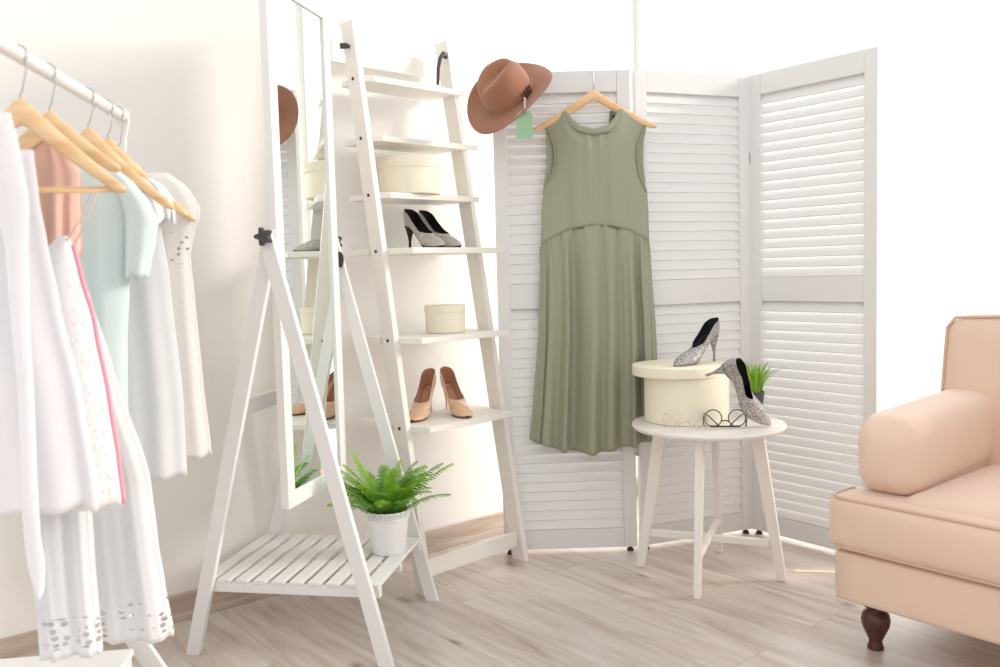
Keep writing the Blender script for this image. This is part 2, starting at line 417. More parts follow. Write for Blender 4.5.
# ---------------- ladder shelf ----------------
XL, LH, LA, LB = 1.3998, .0955, -.3694, .1233
LW = .4698
KL = 1.010
LADO = (XL*KL, CY-CY*KL, 1-KL)
lad = thing('ladder_shelf', 'white leaning ladder shelf holding boxes and shoes against the wall', 'ladder shelf', LADO, LH); lad.scale = (KL, KL, KL)
def ly(z): return LA+LB*z
HT = 1.775
for k, x0 in enumerate((0, LW-.02)):
    m = MB(); w = .030
    tx = -.012 if k == 0 else -.078
    bx = .033 if k == 0 else .012
    zf = (KL-1)/KL+.0003
    m.hexa([(x0+bx, ly(0)-w, zf), (x0+bx+.02, ly(0)-w, zf), (x0+bx+.02, ly(0)+w, zf), (x0+bx, ly(0)+w, zf)],
           [(x0+tx, ly(HT)-w, HT), (x0+tx+.02, ly(HT)-w, HT), (x0+tx+.02, ly(HT)+w, HT), (x0+tx, ly(HT)+w, HT)])
    m.build('side_leg', MT['ladder'], lad, bevel=.0015)
ZS = [1.607, 1.4239, 1.2487, 1.0761, .802, .5315]
PRO = [.046, .049, .052, .128, .114, .096]
def legx(z): return lerp(.033, -.012, z/HT)
def legr(z): return LW-.02+lerp(.012, -.078, z/HT)
for i, z in enumerate(ZS):
    pr = PRO[i]; yl = ly(z); c = .045 if i < 3 else .036
    xi0, xi1 = legx(z)+.021, legr(z)-.001
    yb = -.080; yf = yl-pr; yc = yl-.03
    th = .018
    poly = [(xi0, yb), (xi1, yb), (xi1, yc), (LW-.025-c*.55+(.082, .030, .004, .020, .008, .006)[i], yf), (xi0+c*.55, yf), (xi0, yc)]
    m = MB(); m.prism(poly, z-th, z, lambda p, q, d: (p, q, d))
    # the back ends reach past the legs to the wall side
    for s, x in ((-1, xi0), (1, xi1)):
        if i >= 3: m.box((x-.0002*s, yb, z-th), (x+s*.021, yl+.04, z))
    m.build('shelf', MT['ladder'], lad, bevel=.0015)
    for x, s in ((legx(z), -1), (legr(z)+.02, 1)):
        m = MB(); m.tube([(x+s*-.002, yl, z-.008), (x+s*.0025, yl, z-.008)], .0048, 12); m.build('bolt', MT['bolt'], lad)
m = MB(); m.box((.052, LA+LB*.1-.018, .062), (LW-.016, LA+LB*.1, .112)); m.build('stretcher', MT['ladder'], lad, bevel=.0015)
m = MB(); m.box((-.03, -.092, 1.664), (LW-.09, -.078, 1.724)); m.build('wall_cleat', MT['ladder'], lad, bevel=.002)
for x in (-.022, LW-.14):
    m = MB(); m.tube([(x+.03, -.08, 1.69), (x+.03, -.076+.0*x, 1.69)], .012, 12); m.build('wall_spacer', MT['ladder'], lad)
m = MB(); m.tube([(legx(1.7)-.024, ly(1.7)+.012, 1.698), (legx(1.7)-.012, ly(1.7), 1.698), (legx(1.7)+.004, ly(1.7), 1.698)], [.009, .009, .005], 14)
m.build('knob', MT['dark'], lad, bevel=.001)
m = MB(); xk = LW-.103
m.tube([(xk+.006, ly(1.72)-.02, 1.722), (xk-.008, ly(1.72)-.022, 1.728), (xk-.022, ly(1.7)-.02, 1.712), (xk-.028, ly(1.7)-.015, 1.68), (xk-.028, ly(1.7)-.01, 1.625)], [.010, .009, .007, .006, .005], 10)
m.build('strap_hook', MT['dark'], lad, smooth=True)

# ---------------- standing mirror ----------------
mir = thing('standing_mirror', 'white A-frame standing mirror with slatted base shelf', 'mirror', (.97045, -.47466, 0), rotz_of((.76272, .64673)))
# local x = along pivot axis (near to far), local y = -d
def aleg(s0, s1, sgn):
    """a leg of the A: foot on side sgn (d), apex past the centre"""
    w = .019; zt = 1.118
    d0, d1 = sgn*.272, -sgn*.004
    q = [(d0-w, 0), (d0+w, 0), (d1+w, zt-.012), (d1+w*.5, zt), (d1-w*.5, zt), (d1-w, zt-.012)]
    m = MB(); m.prism([(-p, z) for p, z in q], s0, s1, lambda p, z, d: (d, p, z))
    return m.build('frame_leg', MT['white'], mir, bevel=.0012)
aleg(-.026, -.006, 1); aleg(-.006, .0125, -1)
aleg(.4335, .4495, 1); aleg(.4175, .4335, -1)
ZB = .203
for s0, s1 in ((.013, .033), (.402, .423)):
    m = MB(); m.box((min(s0, .3965), -.25, ZB-.034), (min(s1, .417), .25, ZB-.0105)); m.build('shelf_rail', MT['white'], mir, bevel=.001)
nS = 10; pw = .505/nS
for i in range(nS):
    d0 = -.252+i*pw; wd = .034
    if i == nS-1: wd = .042
    m = MB(); m.box((.0132, -(d0+.003), ZB-.010), (.4168, -(d0+.003+wd), ZB)); m.build('slat', MT['white'], mir, bevel=.001)
m = MB(); m.box((.2, .25, ZB-.030), (.215, -.25, ZB-.0102)); m.build('cross_bar', MT['white'], mir)
m = MB(); m.box((.0336, .010, .61), (.4015, -.0, .66)); brace = None
# swinging mirror, turned a little in its stand
GZ0, GZ1 = .388, 1.79
x0, x1 = .038, .412; fwid = .040
def swing(o):
    o.matrix_local = Matrix.Translation((.22, 0, 0)) @ Matrix.Rotation(-.066, 4, 'Z') @ Matrix.Translation((-.22, 0, 0)); return o
for a, b in (((x0, .008, GZ0), (x0+fwid, -.014, GZ1)), ((x1-fwid, .008, GZ0), (x1, -.014, GZ1))):
    m = MB(); m.box(a, b); swing(m.build('mirror_stile', MT['white'], mir, bevel=.0012))
for z0, z1 in ((GZ0, GZ0+.040), (GZ1-.05, GZ1)):
    m = MB(); m.box((x0+fwid+.0003, .008, z0), (x1-fwid-.0003, -.0135, z1)); swing(m.build('mirror_rail', MT['white'], mir, bevel=.0012))
m = MB(); m.box((x0+fwid, .006, GZ0+.04), (x1-fwid, .001, GZ1-.05)); swing(m.build('backing_board', MT['white'], mir))
m = MB(); m.box((x0+fwid, .0009, GZ0+.0402), (x1-fwid, -.0075, GZ1-.0502)); swing(m.build('mirror_glass', MT['mirror'], mir))
# star knobs
def star(x, sgn, y=.0, z=1.10):
    m = MB(); q = []
    for k in range(40):
        an = 2*pi*k/40+.3; r = .019+.0055*cos(5*an); q.append((r*cos(an), r*sin(an)))
    m.prism(q, 0, sgn*.016, lambda p, r, d: (x+d, y+p, z+r)); return m.build('star_knob', MT['dark'], mir, bevel=.002)
star(-.027, -1); star(.451, 1)
for x in (-.006,): pass
m = MB(); q = [(.011*cos(2*pi*k/20)*1.0, .024*sin(2*pi*k/20)) for k in range(20)]
m.prism(q, .4135, .4172, lambda p, r, d: (d, p-.030, 1.045+r)); m.build('pivot_plate', MT['bolt'], mir, bevel=.001)
m = MB(); m.box((.44, .062, .64), (.02, .048, .675)); 
# rear brace joining the wall side legs
m = MB(); zz = .66; yy = lerp(.272, -.004, zz/1.118)
m.box((.013, yy-.009, zz-.02), (.417, yy+.009, zz+.02)); m.build('rear_brace', MT['white'], mir, bevel=.001)

# ---------------- side table ----------------
TX, TY, TZ = 2.2762, -.8301, .4958
tab = thing('side_table', 'round white side table with crossed stretchers before the folding screen', 'table', (TX, TY, 0), -1.0789)
m = MB(); m.lathe([(0, TZ-.018), (.226, TZ-.018), (.236, TZ-.015), (.2414, TZ-.007), (.2414, TZ-.004), (.239, TZ-.0005), (.236, TZ), (.12, TZ), (0, TZ)], 72)
m.build('tabletop', MT['table'], tab, smooth=True)
for k in range(4):
    an = k*pi/2; c, s = cos(an), sin(an)
    def R(x, y, z): return (x*c-y*s, x*s+y*c, z)
    m = MB(); zt = TZ-.018
    bx, tx = -.226, -.150
    m.hexa([R(bx-.014, -.010, 0), R(bx+.014, -.010, 0), R(bx+.014, .010, 0), R(bx-.014, .010, 0)],
           [R(tx-.022, -.0125, zt), R(tx+.022, -.0125, zt), R(tx+.022, .0125, zt), R(tx-.022, .0125, zt)])
    m.build('leg', MT['table'], tab, bevel=.003)
for k in range(2):
    an = k*pi/2; c, s = cos(an), sin(an)
    m = MB(); rr = .19
    def R(x, y, z): return (x*c-y*s, x*s+y*c, z)
    z0, z1 = (.108, .130) if k == 0 else (.1085, .1295)
    m.hexa([R(-rr, -.009, z0), R(rr, -.009, z0), R(rr, .009, z0), R(-rr, .009, z0)], [R(-rr, -.009, z1), R(rr, -.009, z1), R(rr, .009, z1), R(-rr, .009, z1)])
    m.build('stretcher', MT['table'], tab, bevel=.002)
    m = MB(); rr = .15
    m.hexa([R(-rr, -.008, TZ-.05), R(rr, -.008, TZ-.05), R(rr, .008, TZ-.05), R(-rr, .008, TZ-.05)], [R(-rr, -.008, TZ-.0185), R(rr, -.008, TZ-.0185), R(rr, .008, TZ-.0185), R(-rr, .008, TZ-.0185)])
    m.build('apron_bar', MT['table'], tab, bevel=.001)

# ---------------- round boxes ----------------
def round_box(label, x, y, z, r, h, lidr, lidh, dx=0, dy=0):
    t = thing('hat_box', label, 'box', (x, y, z))
    m = MB(); m.lathe([(0, .0), (r-.002, .0), (r, .002), (r, h-lidh*.5), (r-.002, h-.004), (0, h-.004)], 64); m.build('box_body', MT['box'], t, smooth=True, bevel=.001)
    m = MB(); m.lathe([(r+.0005, h-lidh), (lidr-.001, h-lidh), (lidr, h-lidh+.001), (lidr, h-.002), (lidr-.002, h), (0, h)], 64, (dx, dy, 0)); 
    m.lathe([(r+.0005, h-lidh), (r+.0005, h-lidh-.0001)], 64, (dx, dy, 0))
    m.build('box_lid', MT['box'], t, smooth=True, bevel=.001)
    return t
def flat(o): return o
BX = (2.273, -.748)
round_box('large cream round box with oversized lid on the side table', BX[0], BX[1], TZ+.001, .136, .183, .153, .032, -.014, .017)
def lad_w(x, y, z):
    return ((XL+x*cos(LH)-y*sin(LH))*KL, CY+(x*sin(LH)+y*cos(LH)-CY)*KL, 1+(z-1)*KL)
bx = lad_w(.187, ly(1.2487)+.025, 1.2497)
round_box('wide cream round box on the ladder shelf above the silver heels', bx[0], bx[1], bx[2], .099, .118, .1015, .034)
bx = lad_w(.268, ly(.802)+.02, .803)
round_box('small cream round box on the ladder shelf above the nude heels', bx[0], bx[1], bx[2], .066, .090, .068, .024)

# ---------------- shoes ----------------
def pump(label, mtx, upm, linm, heelm, name='high_heel_shoe', group=None, hh=.088, L=.205, stil=.0045, point=1.0, throat=.62, vdip=0.0):
    t = thing(name, label, 'shoe', mtx=mtx, group=group)
    def zc(s):   # sole height along length
        if s < .12: return hh - .006*s/.12
        if s > .70: return .003+.004*max(0, (s-.9)/.1)
        k = (s-.12)/.58; k = k*k*(3-2*k); return lerp(hh-.006, .003, k)
    def wd(s):
        tab_ = [(0, .0), (.02, .011), (.06, .020), (.12, .025), (.3, .0245), (.45, .026), (.62, .036), (.72, .038), (.82, .033), (.9, .023), (.96, .013), (.99, .006), (1.0, .001)]
        if point < .8: tab_ = [(0, .0), (.02, .011), (.06, .020), (.12, .025), (.3, .0245), (.45, .026), (.62, .036), (.72, .0385), (.82, .036), (.9, .030), (.96, .021), (.99, .011), (1.0, .001)]
        return interp(tab_, s)[0]
    def edge(s):  # half opening factor and edge height above the sole
        h = interp([(0, .058), (.06, .057), (.15, .050), (.3, .036), (.45, .034), (.6, .042), (.66, .042), (.75, .036), (.86, .025), (.95, .014), (1, .005)], s)[0]
        if s < throat-.14: o = 1.0
        elif s > throat: o = 0.0
        else:
            k = (s-(throat-.14))/.14; o = sqrt(max(0, 1-k*k)) if not vdip else 1-k
        return o, h
    SS = sorted(set([0, .01, .02, .04, .06, .09, .12, .16, .2, .25, .3, .36, .42, .48, .78, .82, .86, .9, .93, .96, .98, .99, 1.0] + [throat-.14+.14*k/8 for k in range(9)] + [throat+.02, throat+.05, .72, .75]))
    rows = []; n = 9
    for s in SS:
        w = wd(s); o, h = edge(s); z0 = zc(s); row = []
        E_ = (w*.93*o, z0+h); B_ = (w*.72, z0)
        C1 = (lerp(w*.75, w*1.0, o), z0+lerp(h*1.02, h*.75, o)); C2 = (w*1.12, z0+h*.25)
        back = -.012*(1-min(1, s/.12))   # heel counter leans
        side = []
        for k in range(n):
            u = k/(n-1)
            y = (1-u)**3*E_[0]+3*(1-u)**2*u*C1[0]+3*(1-u)*u*u*C2[0]+u**3*B_[0]
            z = (1-u)**3*E_[1]+3*(1-u)**2*u*C1[1]+3*(1-u)*u*u*C2[1]+u**3*B_[1]
            xx = s*L + (.006*sin(pi*min(1, (z-z0)/.058)))*(-1 if s < .03 else 0)
            side.append((xx, y, z))
        row = side + [(s*L, 0, z0)] + [(x, -y, z) for x, y, z in side[::-1]]
        rows.append(row)
    m = MB(); m.grid(rows)
    m.build('shoe_upper', [upm, linm], t, smooth=True, solid=.0016, soff=-1, smat=1, sub=1)
    # insole
    m = MB(); rr = []
    for s in [k/30*.72 for k in range(1, 31)]:
        w = wd(s)*.80
        rr.append([(s*L, -w, zc(s)+.003), (s*L, 0, zc(s)+.0022), (s*L, w, zc(s)+.003)])
    m.grid(rr); m.build('insole', linm, t, smooth=True, solid=.0008, soff=1)
    m = MB(); rr = []
    for s in [k/36 for k in range(0, 37)]:
        w = max(.0008, wd(min(.995, max(.006, s)))*.72)
        rr.append([(s*L, -w, zc(s)), (s*L, w, zc(s)), (s*L, w, zc(s)-.003), (s*L, -w, zc(s)-.003)])
    m.grid(rr, wrap=True); m.build('outsole', MT['sole'] if heelm is MT['nude'] else heelm, t, bevel=0)
    # heel
    m = MB(); rings = []
    tip = (.016, 0)
    for k in range(12):
        u = k/11; z = lerp(hh-.002, .0, u)
        r_ = lerp(.021, stil, min(1, u*1.6)**.65); cx = lerp(.022, tip[0], u**.6)
        rings.append([(cx+r_*cos(2*pi*j/14)*1.0, r_*.95*sin(2*pi*j/14), z) for j in range(14)])
    vs_ = [p for r in rings for p in r]
    fs = [(i*14+j, i*14+(j+1) % 14, (i+1)*14+(j+1) % 14, (i+1)*14+j) for i in range(11) for j in range(14)] + [tuple(range(14)), tuple(154+j for j in range(14))]
    m.add(vs_, fs); m.build('heel', heelm, t, smooth=True)
    return t
def mtx_at(pos, xdir, zdir, roll=0):
    x = Vector(xdir).normalized(); z = Vector(zdir); z = (z-x*z.dot(x)).normalized(); y = z.cross(x)
    m = Matrix((x, y, z)).transposed().to_4x4(); m.translation = Vector(pos); return m
def stand(x, y, z, head):
    return mtx_at((x, y, z), (cos(head), sin(head), 0), (0, 0, 1))
def lad_shoe(x, y, z, head): 
    p = lad_w(x, y, z); return stand(p[0], p[1], p[2], head+LH)
# silver pair, toes to the right
pump('silver heeled shoe with black lining on the ladder shelf, nearer of its pair', lad_shoe(.225, -.12, 1.0771, -1.70), MT['glit2'], MT['lining'], MT['lining'], group='silver pumps on the ladder shelf', L=.22, hh=.080)
pump('silver heeled shoe with black lining on the ladder shelf, farther of its pair', lad_shoe(.305, -.10, 1.0771, -1.66), MT['glit2'], MT['lining'], MT['lining'], group='silver pumps on the ladder shelf', L=.22, hh=.080)
# nude pair, toes towards the room
pump('nude patent stiletto on the lowest ladder shelf, left of its pair', lad_shoe(.272, -.165, .5325, -2.55), MT['nude'], MT['nudein'], MT['nude'], group='nude pumps on the lowest shelf', L=.235, hh=.090, stil=.0035, point=.5)
pump('nude patent stiletto on the lowest ladder shelf, right of its pair', lad_shoe(.330, -.165, .5325, -1.98), MT['nude'], MT['nudein'], MT['nude'], group='nude pumps on the lowest shelf', L=.235, hh=.090, stil=.0035, point=.5)
# grey glitter pair on the table
LID = TZ+.184
pump('grey glitter high heel standing on the lid of the large cream box', stand(2.402, -.776, LID+.0005, 3.14), MT['glit'], MT['lining'], MT['glit'], group='grey glitter pumps on the side table', L=.222, vdip=1, throat=.58)
toe = cam.matrix_world.translation + (fw + r2*(270/F) + u2*(-91.5/F))*2.715; heel = cam.matrix_world.translation + (fw + r2*(222/F) + u2*(-31/F))*2.585
xd = (toe-heel).normalized()
zg = r2*.55 + u2*.36 - fw*1.0
ln_ = (toe-heel).length
ya = zg.cross(xd).normalized(); zp = xd.cross(ya).normalized(); ph = math.asin(.082/ln_)
xx_ = xd*cos(ph)+zp*sin(ph); zz_ = -xd*sin(ph)+zp*cos(ph)
mm = mtx_at(toe, xx_, zz_); LB_ = ln_*cos(ph)
mm.translation = toe - mm.to_3x3() @ Vector((LB_, 0, .005))
pump('grey glitter high heel leaning toe down against the large cream box', mm, MT['glit'], MT['lining'], MT['glit'], group='grey glitter pumps on the side table', L=LB_, vdip=1, throat=.58)

# ---------------- spectacles ----------------
def specs(label, x, y, z, head, fm, r=.0215, thick=.0017, bar=True):
    t = thing('eyeglasses', label, 'glasses', (x, y, z), head)
    gap = .010
    for s in (-1, 1):
        cx = s*(r+gap)
        m = MB(); m.tube([(cx+r*cos(2*pi*k/40), 0, r+thick+r*sin(2*pi*k/40)) for k in range(40)], thick*.8, 8, closed=True); m.build('rim', fm, t, smooth=True)
        m = MB(); m.lathe([(0, -.0004), (r-.001, -.0004), (r-.001, .0004), (0, .0004)], 32)
        m.v = [(cx+a, c, r+thick+b) for a, b, c in m.v]; m.build('lens', lensm, t)
        ox = s*(2*r+gap)
        m = MB(); m.tube([(ox-s*.002, 0, thick*1.6), (ox+s*.002, .004, thick*1.8), (ox+s*.003, .009, r*.9), (ox, .011, r*1.6), (ox-s*.012, .012, r*1.35), (ox-s*.045, .012+.003*s, thick*1.5)], thick, 8); m.build('temple', fm, t, smooth=True)
    m = MB()
    if bar: m.tube([(-r*1.75, -.0005, thick*1.3), (0, -.001, thick*1.3), (r*1.75, -.0005, thick*1.3)], thick*1.2, 8)
    m.tube([(-gap-.001, 0, r*.7), (0, -.002, r*.85), (gap+.001, 0, r*.7)], thick, 8); m.build('bridge', fm, t, smooth=True)
    return t
lensm = bpy.data.materials.new('lens_glass'); lensm.use_nodes = True
nt = lensm.node_tree; nt.nodes.remove(nt.nodes['Principled BSDF'])
t_ = nt.nodes.new('ShaderNodeBsdfTransparent'); g_ = nt.nodes.new('ShaderNodeBsdfGlossy'); g_.inputs['Roughness'].default_value = .05
mx_ = nt.nodes.new('ShaderNodeMixShader'); mx_.inputs[0].default_value = .07
nt.links.new(t_.outputs[0], mx_.inputs[1]); nt.links.new(g_.outputs[0], mx_.inputs[2]); nt.links.new(mx_.outputs[0], nt.nodes['Material Output'].inputs['Surface'])
specs('round black framed glasses in front of the large cream box', 2.236, -.926, TZ+.0015, -.80, MT['frame'], r=.0262, thick=.0022)
specs('clear framed glasses at the foot of the large cream box', 2.142, -.846, TZ+.0015, -1.0, MT['clearf'], r=.027, thick=.0015, bar=False)

# ---------------- grass plant ----------------
def grass_plant():
    S_ = 1.18
    x, y = 2.480, -.862
    t = thing('potted_plant', 'small bright green grass plant in a dark grey pot on the side table', 'plant', (x, y, TZ+.001)); t.scale = (S_, S_, S_)
    m = MB(); m.lathe([(.0, 0), (.021, 0), (.022, .002), (.030, .066), (.031, .068), (.028, .068), (.0265, .058), (0, .058)], 40); m.build('pot', MT['potdark'], t, smooth=True, bevel=.0008)
    m = MB(); m.lathe([(0, .0585), (.0262, .0585), (.0262, .0595), (.013, .062), (0, .061)], 24); m.build('soil', MT['soil'], t)
    m = MB()
    for i in range(230):
        an = random.random()*2*pi; r0 = sqrt(random.random())*.022; le = random.uniform(.055, .098)
        lean = random.uniform(.1, .75)*(r0/.022*.8+.3); an2 = an+random.uniform(-.5, .5); w = .0021
        rows = []
        for k in range(6):
            u = k/5; d = lean*le*u*u*1.1; z = .060+le*u*(1-.22*lean*u)
            px = r0*cos(an)+d*cos(an2); py = r0*sin(an)+d*sin(an2); ww = w*(1-u**2)+.0001
            rows.append([(px-ww*sin(an2), py+ww*cos(an2), z), (px+.0006*cos(an2), py+.0006*sin(an2), z-.0003), (px+ww*sin(an2), py-ww*cos(an2), z)])
        m.grid(rows)
    m.build('grass_blades', MT['grass'], t, smooth=True)
grass_plant()

# ---------------- fern ----------------
def fern():
    x, y = 1.310, -.440
    t = thing('potted_fern', 'green fern in a white lace-rimmed pot on the slatted mirror shelf', 'plant', (x, y, ZB+.001)); t.scale = (1.14, 1.14, 1.14)
    m = MB(); m.lathe([(0, 0), (.041, 0), (.0425, .002), (.0495, .082), (.0515, .083), (.0525, .108), (.0500, .108), (.0485, .085), (.046, .078), (0, .078)], 48)
    m.build('pot', MT['pot'], t, smooth=True, bevel=.0008)
    # lace rim: a scalloped band with punched rings standing off the rim
    m = MB(); n = 18
    for k in range(n):
        an = 2*pi*k/n
        cx, cy = .0535*cos(an), .0535*sin(an)
        ring = [(cx-sin(an)*.0068*cos(b)+cos(an)*.0006, cy+cos(an)*.0068*cos(b)+sin(an)*.0006, .1015+.0068*sin(b)) for b in [2*pi*j/14 for j in range(14)]]
        m.tube(ring, .0016, 6, closed=True)
        for b in range(5):
            bb = 2*pi*b/5+pi/2
            m.tube([(cx+cos(an)*.0008, cy+sin(an)*.0008, .1015), (cx-sin(an)*.006*cos(bb)+cos(an)*.0008, cy+cos(an)*.006*cos(bb)+sin(an)*.0008, .1015+.006*sin(bb))], .0009, 5)
        an2 = an+pi/n; cx, cy = .0530*cos(an2), .0530*sin(an2)
        ring = [(cx-sin(an2)*.003*cos(b), cy+cos(an2)*.003*cos(b), .0935+.003*sin(b)) for b in [2*pi*j/10 for j in range(10)]]
        m.tube(ring, .0011, 5, closed=True)
    m.tube([(.0525*cos(2*pi*k/48), .0525*sin(2*pi*k/48), .0885) for k in range(48)], .0016, 6, closed=True)
    m.build('lace_rim', MT['pot'], t, smooth=True)
    m = MB(); m.lathe([(0, .0785), (.0455, .0785), (.0455, .082), (.02, .086), (0, .085)], 24); m.build('soil', MT['soil'], t)
    rnd = random.Random(5)
    mA, mB_ = MB(), MB()
    # (azimuth, length, initial elevation, droop)
    R_ = rt; 
    fr = []
    for i in range(46):
        az = 2*pi*i/46*1.0+rnd.uniform(-.2, .2); fr.append((az, rnd.uniform(.11, .165), rnd.uniform(.75, 1.45), rnd.uniform(.5, 1.3)))
    a_r = math.atan2(rt.y, rt.x)
    fr += [(a_r+.15, .205, .85, .5), (a_r-.1, .17, .6, .7), (a_r+.4, .19, .95, .7), (a_r+pi+.1, .20, 1.30, .30), (a_r+pi+.4, .18, 1.1, .4), (a_r+pi-.2, .17, .95, .5), (a_r+pi+.3, .15, .6, .8), (a_r+pi-.5, .17, 1.2, .4), (a_r-.9, .15, .9, 1.2), (a_r-1.6, .15, .9, 1.3)]
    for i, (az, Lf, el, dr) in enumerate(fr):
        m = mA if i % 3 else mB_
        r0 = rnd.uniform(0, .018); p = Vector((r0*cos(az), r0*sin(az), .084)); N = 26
        path = []; e = el
        for k in range(N+1):
            path.append(p.copy()); u = k/N
            e = el - dr*u*u
            p = p + Vector((cos(az)*cos(e), sin(az)*cos(e), sin(e)))*(Lf/N)
        m.tube(path, [lerp(.0011, .0004, k/N) for k in range(N+1)], 5)
        for k in range(5, N+1):
            u = k/N; wl = .024*sin(pi*min(1, (u-.12)/.88*.86+.10))**.7*(Lf/.17)**.6
            t_d = (path[min(N, k+1)]-path[k-1]).normalized(); side = t_d.cross(Vector((0, 0, 1)));
            side = side.normalized() if side.length > 1e-3 else Vector((-sin(az), cos(az), 0))
            nn = side.cross(t_d).normalized()
            for s in (-1, 1):
                d = (side*s*.93+t_d*.36-nn*.12+nn*rnd.uniform(-.15, .15)).normalized(); b = path[k]; hw = .0025*(Lf/.17)
                prof = [(0, .35), (.18, 1), (.55, .85), (.85, .45), (1, .05)]
                rows = []
                for (q, w) in prof:
                    c = b+d*wl*q - nn*(.004*q*q)
                    rows.append([c-t_d*hw*w, c+nn*.0006, c+t_d*hw*w])
                m.grid(rows)
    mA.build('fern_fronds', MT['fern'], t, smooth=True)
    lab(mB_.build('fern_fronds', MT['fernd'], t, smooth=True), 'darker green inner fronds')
fern()

# ---------------- dress on hanger ----------------
DR = rotz_of((.77856, -.62757))
def hanger_mesh(hw, drop, th=.010, hgt=.034, n=14):
    """shaped wooden hanger centred at x=0, neck top at z=0"""
    top = []; bot = []
    for k in range(n+1):
        u = k/n; x = u*hw
        zt = -drop*((u*u+.0016)**.43-.0016**.43)/(1.0016**.43-.0016**.43)
        hh_ = lerp(hgt, .020, u) if u < .92 else lerp(.020, .010, (u-.92)/.08)
        top.append((x, zt)); bot.append((x, zt-hh_ + (.0 if u > .12 else 0)))
    poly = [(-x, z) for x, z in top[::-1]] + top[1:]
    low = bot[::-1] + [(-x, z) for x, z in bot[1:]]
    m = MB(); rows = []
    P_ = [(-x, zt, zb) for (x, zt), (_, zb) in zip(top[::-1], bot[::-1])] + [(x, zt, zb) for (x, zt), (_, zb) in zip(top[1:], bot[1:])]
    rows = []
    for x, zt, zb in P_:
        zm = (zt+zb)/2; q = (zt-zb)/2; bend = -.010*(abs(x)/hw)**2
        rows.append([(x, bend+th/2*cos(a)*1.1, zm+q*sin(a)) for a in [2*pi*j/12 for j in range(12)]])
    m.grid(rows, wrap=True)
    m.add(rows[0], [tuple(range(12))]); m.add(rows[-1], [tuple(range(12))])
    return m
def hook_mesh(h=.060, r=.018, rad=.0016, flip=1):
    pts = [(0, 0, -.012), (0, 0, 0), (0, 0, h*.35)]
    cz = h-r
    for k in range(15):
        a = -pi/2*.75 + (pi*1.42)*k/14
        pts.append((flip*(r*cos(a)), 0, cz+r*sin(a)))
    pts[3:3] = []
    m = MB(); m.tube(pts, rad, 8); return m
def make_dress():
    offc = -.038
    base = (S0.x, S0.y, 0)
    hg = thing('coat_hanger', 'wooden hanger inside the sage green dress on the folding screen', 'hanger', mtx=Matrix.Translation((S0.x, S0.y, 0)) @ Matrix.Rotation(DR, 4, 'Z') @ Matrix.Translation((.3495, offc, 1.598)))
    hm = hanger_mesh(.207, .124, .011, .036); hm.build('hanger_body', MT['hanger'], hg, smooth=True)
    # hook passes over the top rail of the screen panel
    m = MB(); pts = [(0, 0, -.012), (0, 0, .03), (0, .004, .075), (0, .012, .099), (0, .030, .110), (0, .056, .110), (0, .074, .102), (0, .082, .086)]
    pts = [(a, b-.0, c-.021 if c > .05 else c) for a, b, c in pts]
    m.tube(pts, .0017, 8); m.build('hook', MT['steel'], hg, smooth=True)
    d = thing('dress', 'sage green sleeveless dress hanging on the folding screen', 'dress', (S0.x, S0.y, 0), DR)
    # boundary tables in panel coordinates (a, z); y = offset from panel plane (negative = room side)
    def topz(a):   # front top edge: shoulder, neck curve
        return interp([(.184, 1.484), (.222, 1.510), (.252, 1.530), (.262, 1.520), (.275, 1.496), (.300, 1.475), (.345, 1.463), (.390, 1.472), (.412, 1.493), (.427, 1.518), (.438, 1.531), (.480, 1.506), (.528, 1.479)], a)[0]
    def seam(a):
        u = (a-.345)/.185; return 1.144-.030*abs(u)**1.5-.035*abs(u)**3
    def frontx(side, z):
        L_ = [(1.0, .159), (1.08, .160), (1.18, .165), (1.262, .172), (1.285, .176), (1.300, .188), (1.33, .205), (1.37, .214), (1.41, .212), (1.45, .200), (1.484, .184), (1.56, .184)]
        R_ = [(1.0, .528), (1.08, .529), (1.18, .528), (1.24, .525), (1.262, .520), (1.285, .508), (1.32, .497), (1.37, .491), (1.41, .494), (1.45, .508), (1.479, .528), (1.56, .528)]
        return interp(L_ if side < 0 else R_, z)[0]
    def backx(side, z):
        L_ = [(1.0, .159), (1.08, .160), (1.262, .172), (1.30, .178), (1.36, .186), (1.42, .186), (1.484, .184), (1.56, .184)]
        R_ = [(1.0, .528), (1.08, .529), (1.24, .525), (1.29, .519), (1.35, .514), (1.42, .516), (1.479, .528), (1.56, .528)]
        return interp(L_ if side < 0 else R_, z)[0]
    m = MB(); NU, NV = 56, 40
    def bod(front):
        rows = []
        for j in range(NV+1):
            v = j/NV; row = []
            for i in range(NU+1):
                u = i/NU
                ac = lerp(.165, .524, u)
                zt = topz(lerp(.184, .528, u))
                if not front:
                    aa = lerp(.184, .528, u); k = (aa-.345)/.095
                    zt = topz(aa) if abs(k) > 1 else lerp(1.40, topz(.252 if k < 0 else .438), min(1, abs(k))**2.2)
                z = lerp(seam(ac), zt, v)
                xf = frontx if front else backx
                a = lerp(xf(-1, z), xf(1, z), u) if z < 1.45 else lerp(lerp(xf(-1, 1.45), xf(1, 1.45), u), lerp(.184, .528, u), min(1, (z-1.45)/.03))
                w = 1-abs(2*u-1)**2.6
                top = min(1, max(0, (v-.80)/.2))
                belly = (.022*w)*(1-.75*top)+.001
                cx_ = (a-.345)
                pleat = .006*cos(cx_*150)*math.exp(-(cx_/.035)**2)*(.4+.6*v) - .005*math.exp(-(cx_/.006)**2)
                fold = .0055*sin(cx_*55+1.2)*(1-v)*w + .004*sin(cx_*95+z*9)*(1-v)**1.5*w + .002*sin(cx_*30 - z*14)*w
                if front: y = offc - belly - .006*w + (pleat+fold)*w
                else: y = offc + .62*belly + .3*fold
                row.append((a, y, z))
            rows.append(row)
        m.grid(rows, 0)
        return rows
    fr = bod(True); bk = bod(False)
